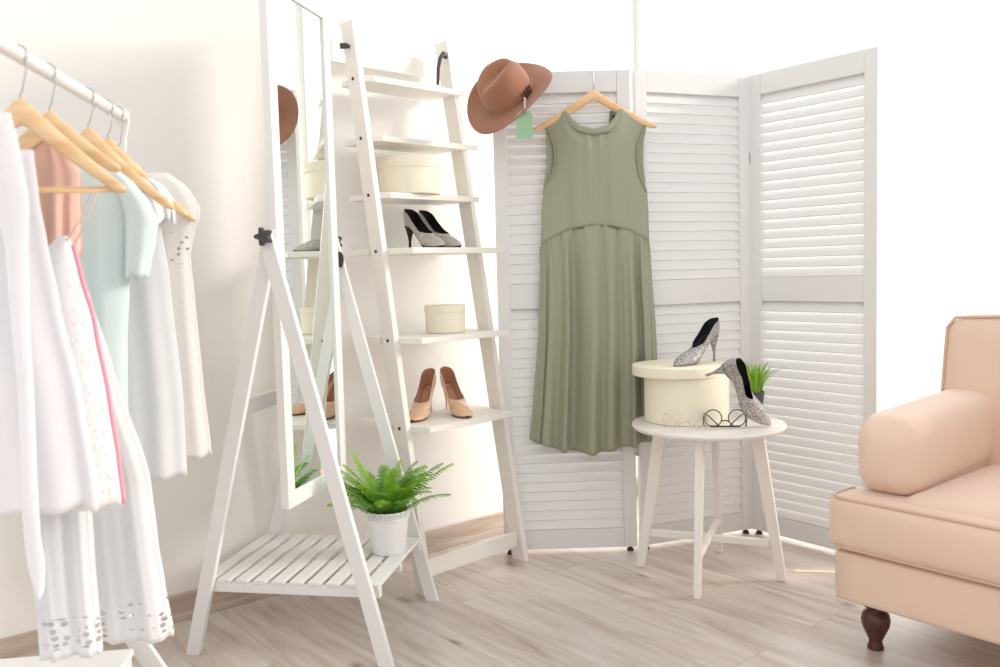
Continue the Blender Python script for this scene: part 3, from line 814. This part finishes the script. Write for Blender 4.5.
    m.build('bodice', [MT['dress'], MT['dress']], d, smooth=True, solid=.0012, soff=0)
    # neck band following the front neck curve
    m = MB(); rows = []
    nb = []
    for k in range(33):
        u = k/32; a = lerp(.250, .440, u); s_ = (a-.345)/.095
        rows_z = topz(min(.4375, max(.2525, a)))
        y = offc-.020*(1-abs(s_)**2.5)-.010
        outx = .010*s_
        nb.append((a, y+.006, rows_z, outx))
    for dz, dy, dxs in ((-.019, -.0008, 1.5), (-.012, -.0030, .9), (-.004, -.0038, .3), (.001, -.003, 0), (.0025, -.0005, -.05), (.001, .002, 0), (-.008, .002, .5)):
        rows.append([(a-(-ox)*0+ox*dxs*.9*1.0, y+dy, z+dz-abs(ox)*0.2*dxs) for a, y, z, ox in nb])
    m.grid(rows); m.build('neck_band', MT['dress'], d, smooth=True, solid=.001, soff=0)
    # inside back flap of the open neck with a black label
    m = MB(); rows = []
    for j in range(9):
        v = j/8
        rows.append([(lerp(lerp(.405, .398, v), lerp(.438, .418, v), i/8), offc+.012+.004*sin(i*.9), lerp(1.528-.004*i*.2, 1.462, v)+.004*sin(i)) for i in range(9)])
    m.grid(rows); m.build('back_neck_flap', MT['dressd'], d, smooth=True, solid=.0012, soff=0)
    m = MB(); m.box((.412, offc+.0055, 1.486), (.424, offc+.0070, 1.512)); lab(m.build('care_label', MT['black'], d), 'small black label')
    # armhole bindings
    for sd_ in (-1, 1):
        pts = []
        for k in range(22):
            z = lerp(1.276 if sd_ < 0 else 1.25, 1.478, k/21); a = frontx(sd_, z); u = 0 if sd_ < 0 else 1
            pts.append((a, offc-.003-.004*sin(pi*k/21), z))
        m = MB(); m.tube(pts, .0028, 8); m.build('armhole_binding', MT['dress'], d, smooth=True)
    # skirt
    m = MB(); NA = 220; NVs = 46; rows = []
    rs = random.Random(3)
    folds = [(rs.uniform(0, 2*pi), n_, amp) for n_, amp in ((6, .35), (11, .6), (17, .75), (27, .30), (39, .10))]
    cuts = (.0)
    def sk(v, th):
        c, s = cos(th), sin(th)
        # seam ring
        a0 = .3435+.1865*(abs(c)**.85*(1 if c > 0 else -1)); z0 = seam(a0) if s < 0 else seam(a0)-.004
        y0 = offc - .030*(-s if s < 0 else -s*.62)*1.0
        y0 = offc + (.026 if s < 0 else .014)*s
        lft, rgt = interp([(0, .159, .529), (.15, .152, .543), (.4, .138, .556), (.7, .122, .552), (1, .112, .550)], v)
        mid = (lft+rgt)/2; hw = (rgt-lft)/2
        a1 = mid+hw*(abs(c)**.9*(1 if c > 0 else -1))
        hem = .372+.0*c+.040*(max(0, abs((a1-.33)/.23))**3) - .005*sin((a1-.2)*17)
        z1 = hem
        f = 0
        for ph, n_, amp in folds: f += amp*sin(n_*th*1.0+ph+v*.5*sin(n_))
        g = .0022*sin(46*th+1.3)*math.exp(-v*9)+.0016*sin(71*th)*math.exp(-v*12)
        am = .024*(v**.5)+.002
        yy = offc + (.028 if s < 0 else .012)*s*(.5+.5*abs(s)) + f*am*(1 if s < 0 else .3)*abs(s)**.8 + g*abs(s)**.3
        yy = min(yy, -.0155)
        a = lerp(a0, a1, min(1, v*1.0)) + .25*f*am*c
        z = lerp(z0, z1, v) + (.0022*f*v)
        return (a, yy, z)
    for j in range(NVs+1):
        v = j/NVs
        rows.append([sk(v, 2*pi*i/NA) for i in range(NA)])
    m.grid(rows, wrap=True); m.build('skirt', MT['dress'], d, smooth=True, solid=.0012, soff=0)
    # gathered seam piping
    m = MB(); m.tube([(a, offc-.026*(1-abs((a-.345)/.188)**2.4)-.0015, seam(a)+.001) for a in [lerp(.161, .527, k/50) for k in range(51)]], .0016, 6); m.build('waist_seam', MT['dress'], d, smooth=True)
make_dress()

# ---------------- hat, tag ----------------
def make_hat():
    C_ = cam.matrix_world.translation + (fw + r2*(9/F) + u2*(238/F))*2.84
    nrm = (-fw*.66 - r2*.66 + u2*.24).normalized()
    # front of the hat (crease direction)
    xdir = (u2*.62 + r2*.60 + fw*.1)
    mtx = mtx_at(C_, xdir, nrm)
    t = thing('felt_hat', 'brown felt wide-brimmed hat hung on the top corner of the ladder shelf', 'hat', mtx=mtx)
    n = 72; rows = []
    ea, eb = .090, .078
    def brim(u, an):
        r_a = lerp(ea, .158, u); r_b = lerp(eb, .142, u)
        z = .020*u*u*cos(2*an)*-1.0 + .006*u - .002 + .012*u*u*sin(an)
        return (r_a*cos(an), r_b*sin(an), z)
    for k in range(9): rows.append([brim(1-k/8, 2*pi*i/n) for i in range(n)])
    for h, sc in ((.012, .985), (.03, .965), (.05, .94), (.07, .91), (.088, .87), (.1, .80), (.106, .68), (.107, .5), (.105, .3), (.103, .12)):
        row = []
        for i in range(n):
            an = 2*pi*i/n; x = ea*sc*cos(an); y = eb*sc*sin(an)
            z = h
            k = max(0, (h-.045)/.06)
            # crease along x, with pinched front
            if sc < .95:
                z -= .030*math.exp(-(y/.020)**2)*k*(.7+.3*cos(an))
                z -= .012*k*max(0, -cos(an))
            px = max(0, cos(an))
            y *= 1-.28*k*px**1.5*(1 if sc > .3 else .5)
            row.append((x, y, z))
        rows.append(row)
    m = MB(); m.grid(rows, wrap=True); m.add(rows[-1], [tuple(range(n))])
    m.build('hat_body', MT['felt'], t, smooth=True, solid=.003, soff=-1, sub=1)
    # band
    m = MB(); rr = []
    for h, o in ((.004, .0015), (.006, .0028), (.012, .0030), (.014, .0015)):
        rr.append([((ea*.985+o)*cos(2*pi*i/n), (eb*.985+o)*sin(2*pi*i/n), h) for i in range(n)])
    m.grid(rr, wrap=True); m.tube([((ea*.99+.002)*cos(2*pi*i/n), (eb*.99+.002)*sin(2*pi*i/n), .0145) for i in range(n)], .0012, 6, closed=True)
    b = m.build('hat_band', MT['felt'], t, smooth=True)
    # twisted knot at the side facing right-down
    a0 = -1.30
    m = MB()
    for k in range(4):
        an = a0+(k-1.5)*.13
        c = Vector(((ea+.004)*cos(an), (eb+.004)*sin(an), .012))
        out = Vector((cos(an), sin(an), 0)); tn = Vector((-sin(an), cos(an), 0))
        ring = [c+out*.004*cos(b_)+(tn*.5+Vector((0, 0, 1))).normalized()*.011*sin(b_) for b_ in [2*pi*j/12 for j in range(12)]]
        m.tube(ring, .0028, 6, closed=True)
    k_ = m.build('hat_knot', MT['band'], t, smooth=True); lab(k_, 'dark brown twisted knot')
    an = a0+.18
    return mtx @ Vector(((ea+.006)*cos(an), (eb+.006)*sin(an), .018))
kp = make_hat()
def make_tag(kp):
    base = kp + (-fw)*.035 - r2*.014 - u2*.036
    t = thing('price_tag', 'pale green blank card tag dangling from the brown hat', 'tag', mtx=mtx_at(base, r2 + fw*.15, (0, 0, 1)))
    m = MB(); m.tube([(0, .018, .0), (-.0015, .006, -.002), (-.001, .001, -.03), (.0, 0, -.052)], .0011, 6); m.tube([(0, .018, .0), (.0028, .006, -.004), (.0024, .001, -.03), (.0, -.0005, -.052)], .0011, 6); m.build('string', MT['string'], t, smooth=True)
    w, h = .0265, .083
    q = [(-w, -.048-h), (w, -.048-h), (w, -.060), (w*.55, -.046), (-w*.55, -.046), (-w, -.060)]
    m = MB(); m.prism(q, -.0006, .0006, lambda p, z, d: (p, d, z)); m.build('card', MT['tag'], t)
    m = MB(); m.tube([(.0028*cos(2*pi*k/16), -.0008, -.052+.0028*sin(2*pi*k/16)) for k in range(16)], .0006, 5, closed=True); m.build('eyelet', MT['bolt'], t)
make_tag(kp)

# ---------------- armchair ----------------
def soft_box(a, b, r, n=6, bulge=0, mi=0, puff=(0, 0, 0)):
    """rounded box mesh as MB; puff = outward swelling on the x,y,z faces"""
    bm = bmesh.new(); bmesh.ops.create_cube(bm, size=2)
    bmesh.ops.subdivide_edges(bm, edges=bm.edges, cuts=13, use_grid_fill=True)
    c = [(p+q)/2 for p, q in zip(a, b)]; h = [abs(q-p)/2 for p, q in zip(a, b)]
    for v in bm.verts:
        p = Vector(v.co); q = Vector((p.x*h[0], p.y*h[1], p.z*h[2]))
        # bias the samples towards the rounded edges
        inner = Vector([max(-(h[i]-r), min(h[i]-r, q[i])) for i in range(3)])
        d = q-inner
        if d.length > 1e-7: d = d.normalized()*r
        w = inner+d
        for i in range(3):
            j, k = (i+1) % 3, (i+2) % 3
            if abs(p[i]) > .999: w[i] += (1 if p[i] > 0 else -1)*puff[i]*(1-(q[j]/h[j])**2)*(1-(q[k]/h[k])**2)
        v.co = w+Vector(c)
    m = MB(); bm.verts.index_update()
    m.v = [tuple(v.co) for v in bm.verts]; m.f = [[v.index for v in f.verts] for f in bm.faces]; m.mi = [0]*len(m.f)
    bm.free(); return m
Z_A = .505
def make_chair():
    X0, Y0, WD = 2.050, -1.380, .86
    t = thing('armchair', 'blush beige upholstered armchair with dark turned leg at the right', 'armchair', (X0, Y0, 0))
    Yb = -WD
    soft_box((.008, Yb, .128), (.80, -.006, .262), .014, puff=(.002, .002, 0)).build('seat_base', MT['sofa'], t, smooth=True)
    soft_box((-.004, Yb-.006, .262), (.14, .010, .408), .034, puff=(.012, .004, .004)).build('cushion_front', MT['sofa'], t, smooth=True)
    soft_box((.02, Yb+.16, .262), (.60, -.165, .428), .035, puff=(.0, .0, .026)).build('seat_cushion', MT['sofa'], t, smooth=True)
    # piping round the T cushion
    for z, xx in ((.3985, 0), (.2715, 0)):
        m = MB(); pts = [(.128, .0015, z), (.05, .0025, z), (.026, .000, z), (.011, -.012, z), (.005, -.032, z)] + [(.004-.003*sin(pi*k/12), lerp(-.045, Yb+.045, k/12), z) for k in range(13)] + [(.012, Yb+.008, z), (.06, Yb+.001, z)]
        m.tube(pts, .0042, 8); m.build('piping', MT['piping'], t, smooth=True)
    for sgn, yc in ((1, -.112), (-1, Yb+.112)):
        # rolled arm: lofted along x, cross-section in y-z
        rows = []; NX, NC = 26, 40
        for i in range(NX+1):
            u = i/NX; x = lerp(.060, .56, u)
            endk = 1.0
            if u < .16: endk = sqrt(max(0, 1-((.16-u)/.16)**2))*.30+.70 if u > 0 else .70
            row = []
            for k in range(NC):
                th = 2*pi*k/NC; c, s = cos(th), sin(th)
                # super-ellipse: wide round top, narrower below
                e = .60
                py = (abs(c)**e)*(1 if c > 0 else -1)*.088; pz = (abs(s)**e)*(1 if s > 0 else -1)*.104
                wr = .0018*sin(th*7+u*4)*math.exp(-u*5)
                row.append((x, yc+sgn*.0+py*endk*(1+wr*6)+.0, Z_A+pz*(endk*.9+.1)+.020*u+wr))
            rows.append(row)
        m = MB(); m.grid(rows, wrap=True)
        cen = (.052, yc, Z_A)
        # domed end cap
        prev = rows[0]; ring_prev = rows[0]
        capr = [rows[0]]
        for q in (.82, .6, .35, .12):
            capr.append([(.060-.030*(1-q*q)**.5*.9, lerp(yc, p[1], q), lerp(Z_A, p[2], q)) for p in rows[0]])
        m.grid(capr[::-1], wrap=True); m.add(capr[-1], [tuple(range(NC))]); m.add(rows[-1], [tuple(range(NC))])
        m.build('armrest', MT['sofa'], t, smooth=True, sub=1)
        soft_box((.10, yc-.072, .24), (.62, yc+.072, .48), .02).build('arm_support', MT['sofa'], t, smooth=True)
    # back, leaning slightly away
    m = soft_box((.50, Yb+.010, .30), (.70, -.028, .835), .05, puff=(.02, .0, .01))
    m.v = [(x+max(0, z-.4)*.16, y, z) for x, y, z in m.v]; m.build('backrest', MT['sofa'], t, smooth=True)
    m = MB(); pts = [(.512+max(0, z-.4)*.16, -.042, z) for z in [lerp(.6, .80, k/8) for k in range(9)]] + [(.588, -.06, .828), (.588, -.2, .834), (.588, -.5, .834), (.588, Yb+.06, .828)]
    m.tube(pts, .0042, 8); m.build('piping', MT['piping'], t, smooth=True)
    for lx, lyy in ((.078, -.085), (.72, -.085), (.078, Yb+.085), (.72, Yb+.085)):
        m = MB(); m.lathe([(0, 0), (.019, 0), (.021, .004), (.0165, .016), (.016, .022), (.024, .040), (.033, .060), (.036, .078), (.032, .094), (.022, .104), (.020, .108), (.030, .113), (.036, .119), (.036, .130), (0, .130)], 32, (lx, lyy, 0))
        m.build('leg', MT['legwood'], t, smooth=True)
make_chair()

# ---------------- clothes rack ----------------
K = 1.07
E0 = Vector((.58, -.609 + 2.55683))*K; E0 = Vector((E0.x, E0.y-2.55683))
RA = rotz_of((.534, .846))
RZ = 1+.35*K
rack = thing('clothes_rack', 'white clothes rack with a round rail and low shelf at the left', 'clothes rack', (E0.x, E0.y, 0), RA)
RL = .95
m = MB(); m.tube([(-RL, 0, RZ), (.028, 0, RZ)], .0125, 20); m.build('rail', MT['rack'], rack, smooth=False)
for x in (-.155, -.075): 
    m = MB(); m.tube([(x, 0, RZ-.0125), (x, 0, RZ-.016)], .003, 8); m.build('rail_peg', MT['steel'], rack)
# end brackets: bent strips at the rail ends
for x in (.030, -RL-.012):
    m = MB()
    for s in (1, -1):
        pass
    m.prism([(.013, .012), (.004, .020), (-.010, .018), (-.018, .005), (-.014, -.055), (-.022, -.16), (-.004, -.16), (.004, -.05), (.013, -.012)], x, x+.012, lambda p, q, d: (d, -p, RZ+q))
    m.build('end_bracket', MT['rack'], rack, bevel=.001)
# crossing end legs
SZ = 1-.8*K
def rleg(x, a0, z0, a1, z1, w=.017, th=.018):
    dx, dz = a1-a0, z1-z0; l = sqrt(dx*dx+dz*dz); px, pz = -dz/l*w, dx/l*w
    q = [(a0-px, z0-pz), (a0+px, z0+pz), (a1+px, z1+pz), (a1-px, z1-pz)]
    m = MB(); m.prism(q, x, x+th, lambda p, r, d: (d, -p, r)); return m.build('end_leg', MT['rack'], rack, bevel=.001)
for x in (.044, -RL-.02):
    rleg(x, .010, RZ-.10, -.62, .012)
    rleg(x-.019, -.40, .80, .036, .012, w=.021)
# base shelf
m = MB(); m.box((-RL+.01, .40, SZ-.016), (-.014, .03, SZ)); m.build('base_shelf', MT['rack'], rack, bevel=.0015)
m = MB(); m.box((-RL+.01, .052, SZ-.055), (-.014, .036, SZ-.0162)); m.build('shelf_apron', MT['rack'], rack, bevel=.001)
for x in (-.04, -RL+.03):
    for y in (.05, .385):
        m = MB(); m.box((x-.012, y-.012, 0), (x+.012, y+.012, SZ-.0163)); m.build('shelf_post', MT['rack'], rack, bevel=.001)

def G(a, t, z):   # rack coordinates scaled
    return (t*K, -a*K, 1+(z-1)*K)
def hang_root(name, label, cat, group=None):
    return thing(name, label, cat, (E0.x, E0.y, 0), RA, group=group)
def rack_hanger(label, t, neck, hw, drop, color=None, bar=None, tip=.0, twist=0):
    r = thing('coat_hanger', label, 'hanger', mtx=Matrix.Translation((E0.x, E0.y, 0)) @ Matrix.Rotation(RA, 4, 'Z') @ Matrix.Translation((t*K, 0, 0)) @ Matrix.Rotation(-pi/2+twist, 4, 'Z'), group='wooden hangers on the rail')
    zn = 1+(neck-1)*K
    m = hanger_mesh(hw*K, drop*K, .012, .046); m.v = [(x, y, z+zn) for x, y, z in m.v]
    m.build('hanger_body', MT['hanger'], r, smooth=True)
    if bar:
        zb = zn-bar*K; hwb = hw*K*.93
        m = MB(); m.tube([(-hwb, 0, zb), (hwb, 0, zb)], .0055, 10); m.tube([(-hwb, 0, zb+.001), (-hwb, 0, zn-drop*K-.01)], .005, 8); m.tube([(hwb, 0, zb+.001), (hwb, 0, zn-drop*K-.01)], .005, 8)
        m.build('trouser_bar', MT['hanger'], r, smooth=True)
    # hook over rail
    m = MB(); rr = .0152; pts = [(0, 0, zn-.012), (0, 0, zn+.004), (.004, 0, zn+.010), (.012, 0, RZ-.024)]
    for k in range(13):
        a = -.75 + (pi+.75+.35)*k/12; pts.append((rr*cos(a), 0, RZ+rr*sin(a)))
    m.tube(pts, .0015, 8); m.build('hook', MT['steel'], r, smooth=True)
    return r
rack_hanger('wooden hanger at the far end of the rail inside the white eyelet blouse', -.010, 1.280, .150, .150)
rack_hanger('wooden hanger holding the white frill-sleeve blouse, second from the rail end', -.081, 1.290, .150, .155)
rack_hanger('wooden hanger holding the mint t-shirt', -.198, 1.292, .150, .150)
rack_hanger('short dark-tipped wooden hanger above the peach top', -.39, 1.288, .110, .095)
rack_hanger('large nearest wooden hanger with trouser bar at the left edge', -.508, 1.286, .150, .140, bar=.143)

def tubegar(rows, t, N=96, seed=1, folds=((4, .5), (9, .5), (15, .3)), amp=.006, nv=5, hemwave=.004, ex=.85, tz=None):
    """rows: (z, aL, aR, depth) top to bottom; returns MB with a closed garment tube"""
    rs = random.Random(seed); ph = [(n_, a_, rs.uniform(0, 6.28)) for n_, a_ in folds]
    tab_ = [(-z, l, r, d) for z, l, r, d in rows]
    z0, z1 = rows[0][0], rows[-1][0]; M_ = max(12, int((z0-z1)/.012)); out = []
    for j in range(M_+1):
        v = j/M_; z = lerp(z0, z1, v); l, r, d = interp(tab_, -z); mid = (l+r)/2; hw = (r-l)/2; row = []
        for i in range(N):
            th = 2*pi*i/N; c, s = cos(th), sin(th); f = sum(a_*sin(n_*th+p_+v*1.1*sin(n_)) for n_, a_, p_ in ph)
            a = mid+hw*(abs(c)**ex)*(1 if c > 0 else -1)
            tt = t + (tz(z) if tz else 0) + d*s*.5*(abs(s)**.15) + f*amp*(.3+.7*v)*abs(s)**.5
            row.append(G(a, tt, z + (hemwave*f*v)))
        out.append(row)
    m = MB(); m.grid(out, wrap=True); return m, out

# E white eyelet blouse
e = hang_root('eyelet_blouse', 'white sleeveless eyelet blouse farthest along the clothes rail', 'blouse')
rows = [(1.225, -.10, .098, .03), (1.19, -.15, .138, .035), (1.15, -.16, .157, .038), (1.135, -.155, .157, .038), (1.10, -.145, .143, .04), (1.05, -.13, .132, .045), (.95, -.135, .137, .05), (.78, -.14, .145, .055), (.64, -.15, .154, .06), (.615, -.15, .155, .06)]
lz = 1+(1.05-1)*K
MT['eyelet'] = lace_mat('eyelet_cotton', (248, 246, 244), 55, .30, 1+(1.03-1)*K, 1+(1.10-1)*K)
m, _ = tubegar(rows, -.004, seed=11); m.build('blouse_body', MT['eyelet'], e, smooth=True, solid=.001, soff=0)
# D white frill sleeve blouse
d_ = hang_root('frill_blouse', 'white blouse with frilled sleeve between mint t-shirt and eyelet blouse', 'blouse')
rows = [(1.21, -.09, .068, .03), (1.17, -.12, .082, .035), (1.12, -.12, .090, .038), (1.0, -.115, .103, .04), (.75, -.115, .117, .048), (.60, -.115, .117, .055), (.588, -.115, .117, .055)]
m, _ = tubegar(rows, -.072, seed=12, folds=((3, .5), (7, .5), (12, .3))); m.build('blouse_body', MT['hem'], d_, smooth=True, solid=.001, soff=0)
rows = [(1.205, .055, .085, .03), (1.185, .058, .108, .045), (1.16, .062, .122, .055), (1.135, .068, .128, .06), (1.118, .074, .126, .06)]
m, _ = tubegar(rows, -.085, seed=13, folds=((5, .8), (11, .6)), amp=.008, hemwave=.006); m.build('frill_sleeve', MT['hem'], d_, smooth=True, solid=.001, soff=0)
# C mint t-shirt
c_ = hang_root('mint_t_shirt', 'pale mint t-shirt on the rail beside the sequin top', 't-shirt')
rows = [(1.215, -.07, .040, .03), (1.185, -.10, .062, .035), (1.14, -.12, .068, .04), (1.05, -.12, .060, .045), (.98, -.12, .057, .045), (.88, -.12, .048, .045), (.77, -.12, .043, .045), (.655, -.12, .039, .045), (.645, -.12, .039, .045)]
m, _ = tubegar(rows, -.198, seed=14, folds=((3, .6), (6, .4), (10, .2)), amp=.008); m.build('shirt_body', MT['mint'], c_, smooth=True, solid=.001, soff=0)
rows = [(1.21, .030, .052, .02), (1.18, .045, .084, .035), (1.145, .056, .110, .045), (1.115, .060, .120, .048), (1.07, .058, .112, .05), (1.02, .055, .100, .05), (1.005, .054, .097, .05)]
m, _ = tubegar(rows, -.205, seed=15, folds=((3, .5), (6, .4)), amp=.004); m.build('sleeve', MT['mint'], c_, smooth=True, solid=.001, soff=0)
# peach top
p_ = hang_root('peach_top', 'peach satin top hanging behind the front wooden hanger', 'top')
rows = [(1.245, -.03, .005, .02), (1.20, -.06, .030, .03), (1.185, -.08, .040, .03), (1.12, -.08, .036, .035), (1.06, -.08, .034, .035), (1.045, -.08, .034, .035)]
m, _ = tubegar(rows, -.375, seed=16, folds=((4, .5), (9, .6), (14, .4)), amp=.009); m.build('top_body', MT['peach'], p_, smooth=True, solid=.001, soff=0)
# sequin top with pink edge, hung by straps
s_ = hang_root('sequin_camisole', 'white iridescent sequin camisole with pink side edge and thin straps', 'camisole')
SQ = [(1.075, .02, .036, .015), (1.055, -.0, .041, .02), (1.02, -.05, .048, .025), (.93, -.07, .066, .035), (.80, -.08, .082, .045), (.70, -.09, .091, .05), (.63, -.095, .095, .055), (.625, -.095, .095, .055)]
m, _ = tubegar(SQ, -.44, seed=17, folds=((3, .5), (6, .3)), amp=.004); m.build('camisole_body', MT['sequin'], s_, smooth=True, solid=.001, soff=0)
m = MB(); tb = [(-z, r) for z, l, r, d in SQ]
m.tube([G(interp(tb, -z)[0]+.0015, -.44, z) for z in [lerp(1.06, .627, k/30) for k in range(31)]], .0042, 8); lab(m.build('side_trim', MT['pink'], s_, smooth=True), 'bright pink edging')
for q in (0, 1):
    m = MB(); m.tube([G(.098+.01*q, -.505, 1.148), G(.07+.008*q, -.475, 1.105), G(.028+.016*q, -.44, 1.062)], .0016, 6); m.build('strap', MT['strap'], s_, smooth=True)
# teal top at the left edge
tt = hang_root('teal_top', 'grey teal top glimpsed at the left edge of the photo', 'top')
rows = [(1.26, -.16, -.075, .01), (1.21, -.20, -.040, .02), (1.17, -.22, -.03, .02), (1.13, -.22, -.028, .02), (1.08, -.22, -.03, .02)]
m, _ = tubegar(rows, -.455, seed=18, amp=.002); m.build('top_body', MT['teal'], tt, smooth=True, solid=.001, soff=0)
# front white chiffon blouse
f_ = hang_root('chiffon_blouse', 'sheer white chiffon blouse nearest at the left edge of the rail', 'blouse')
rows = [(1.20, -.12, .028, .02), (1.125, -.17, .032, .03), (1.057, -.19, .040, .03), (.973, -.20, .052, .04), (.817, -.20, .078, .05), (.70, -.20, .090, .055), (.66, -.20, .093, .06), (.648, -.20, .090, .06)]
m, _ = tubegar(rows, -.545, seed=19, folds=((3, .6), (7, .6), (11, .4)), amp=.007, hemwave=.006); m.build('blouse_body', MT['sheer'], f_, smooth=True, solid=.001, soff=0)
sh = hang_root('white_sash', 'long white tie hanging down over the front of the chiffon blouse', 'sash')
m = MB(); rows = []
cen = [(1.245, .004, .021), (1.20, .010, .024), (1.12, .018, .024), (1.05, .020, .016), (.9, .020, .012), (.75, .018, .011), (.62, .016, .012), (.585, .018, .013), (.545, .020, .008), (.528, .020, .001)]
tabc = [(-z, a, w) for z, a, w in cen]
for k in range(61):
    z = lerp(1.245, .528, k/60); a, w = interp(tabc, -z); a -= .004
    rows.append([G(a-w*cos(b), -.600+.006*sin(b)+.002*sin(z*25), z) for b in [2*pi*j/16 for j in range(16)]])
m.grid(rows, wrap=True); m.add(rows[0], [tuple(range(16))]); m.build('sash_body', MT['sheer'], sh, smooth=True)
# lace-hem trousers: two legs
tr = hang_root('lace_hem_trousers', 'white trousers with wide openwork lace hems below the tops', 'trousers')
MT['lace1'] = lace_mat('lace_cotton_near', (247, 247, 249), 52, .40, 1+(.37-1)*K, 1+(.425-1)*K)
MT['lace2'] = lace_mat('lace_cotton_far', (248, 248, 249), 52, .40, 1+(.330-1)*K, 1+(.395-1)*K)
rows = [(1.12, -.040, .000, .006), (1.05, -.050, .010, .010), (.95, -.06, .03, .03), (.9, -.075, .04, .04), (.62, -.080, .026, .05), (.50, -.076, .026, .05), (.42, -.073, .028, .05), (.352, -.072, .030, .05)]
m, _ = tubegar(rows, -.385, tz=lambda z: .042*min(1, max(0, (z-.92)/.1)), seed=20, folds=((3, .5), (7, .5), (16, .2)), amp=.007); m.build('trouser_leg', MT['lace1'], tr, smooth=True, solid=.001, soff=0)
rows = [(1.12, -.040, .000, .006), (1.05, -.050, .010, .010), (.97, -.06, .03, .03), (.85, -.06, .05, .04), (.63, -.045, .090, .05), (.50, -.040, .098, .05), (.42, -.036, .106, .05), (.318, -.036, .118, .05)]
m, _ = tubegar(rows, -.25, tz=lambda z: -.093*min(1, max(0, (z-.62)/.38)), seed=21, folds=((3, .5), (7, .5), (16, .2)), amp=.007); m.build('trouser_leg', MT['lace2'], tr, smooth=True, solid=.001, soff=0)
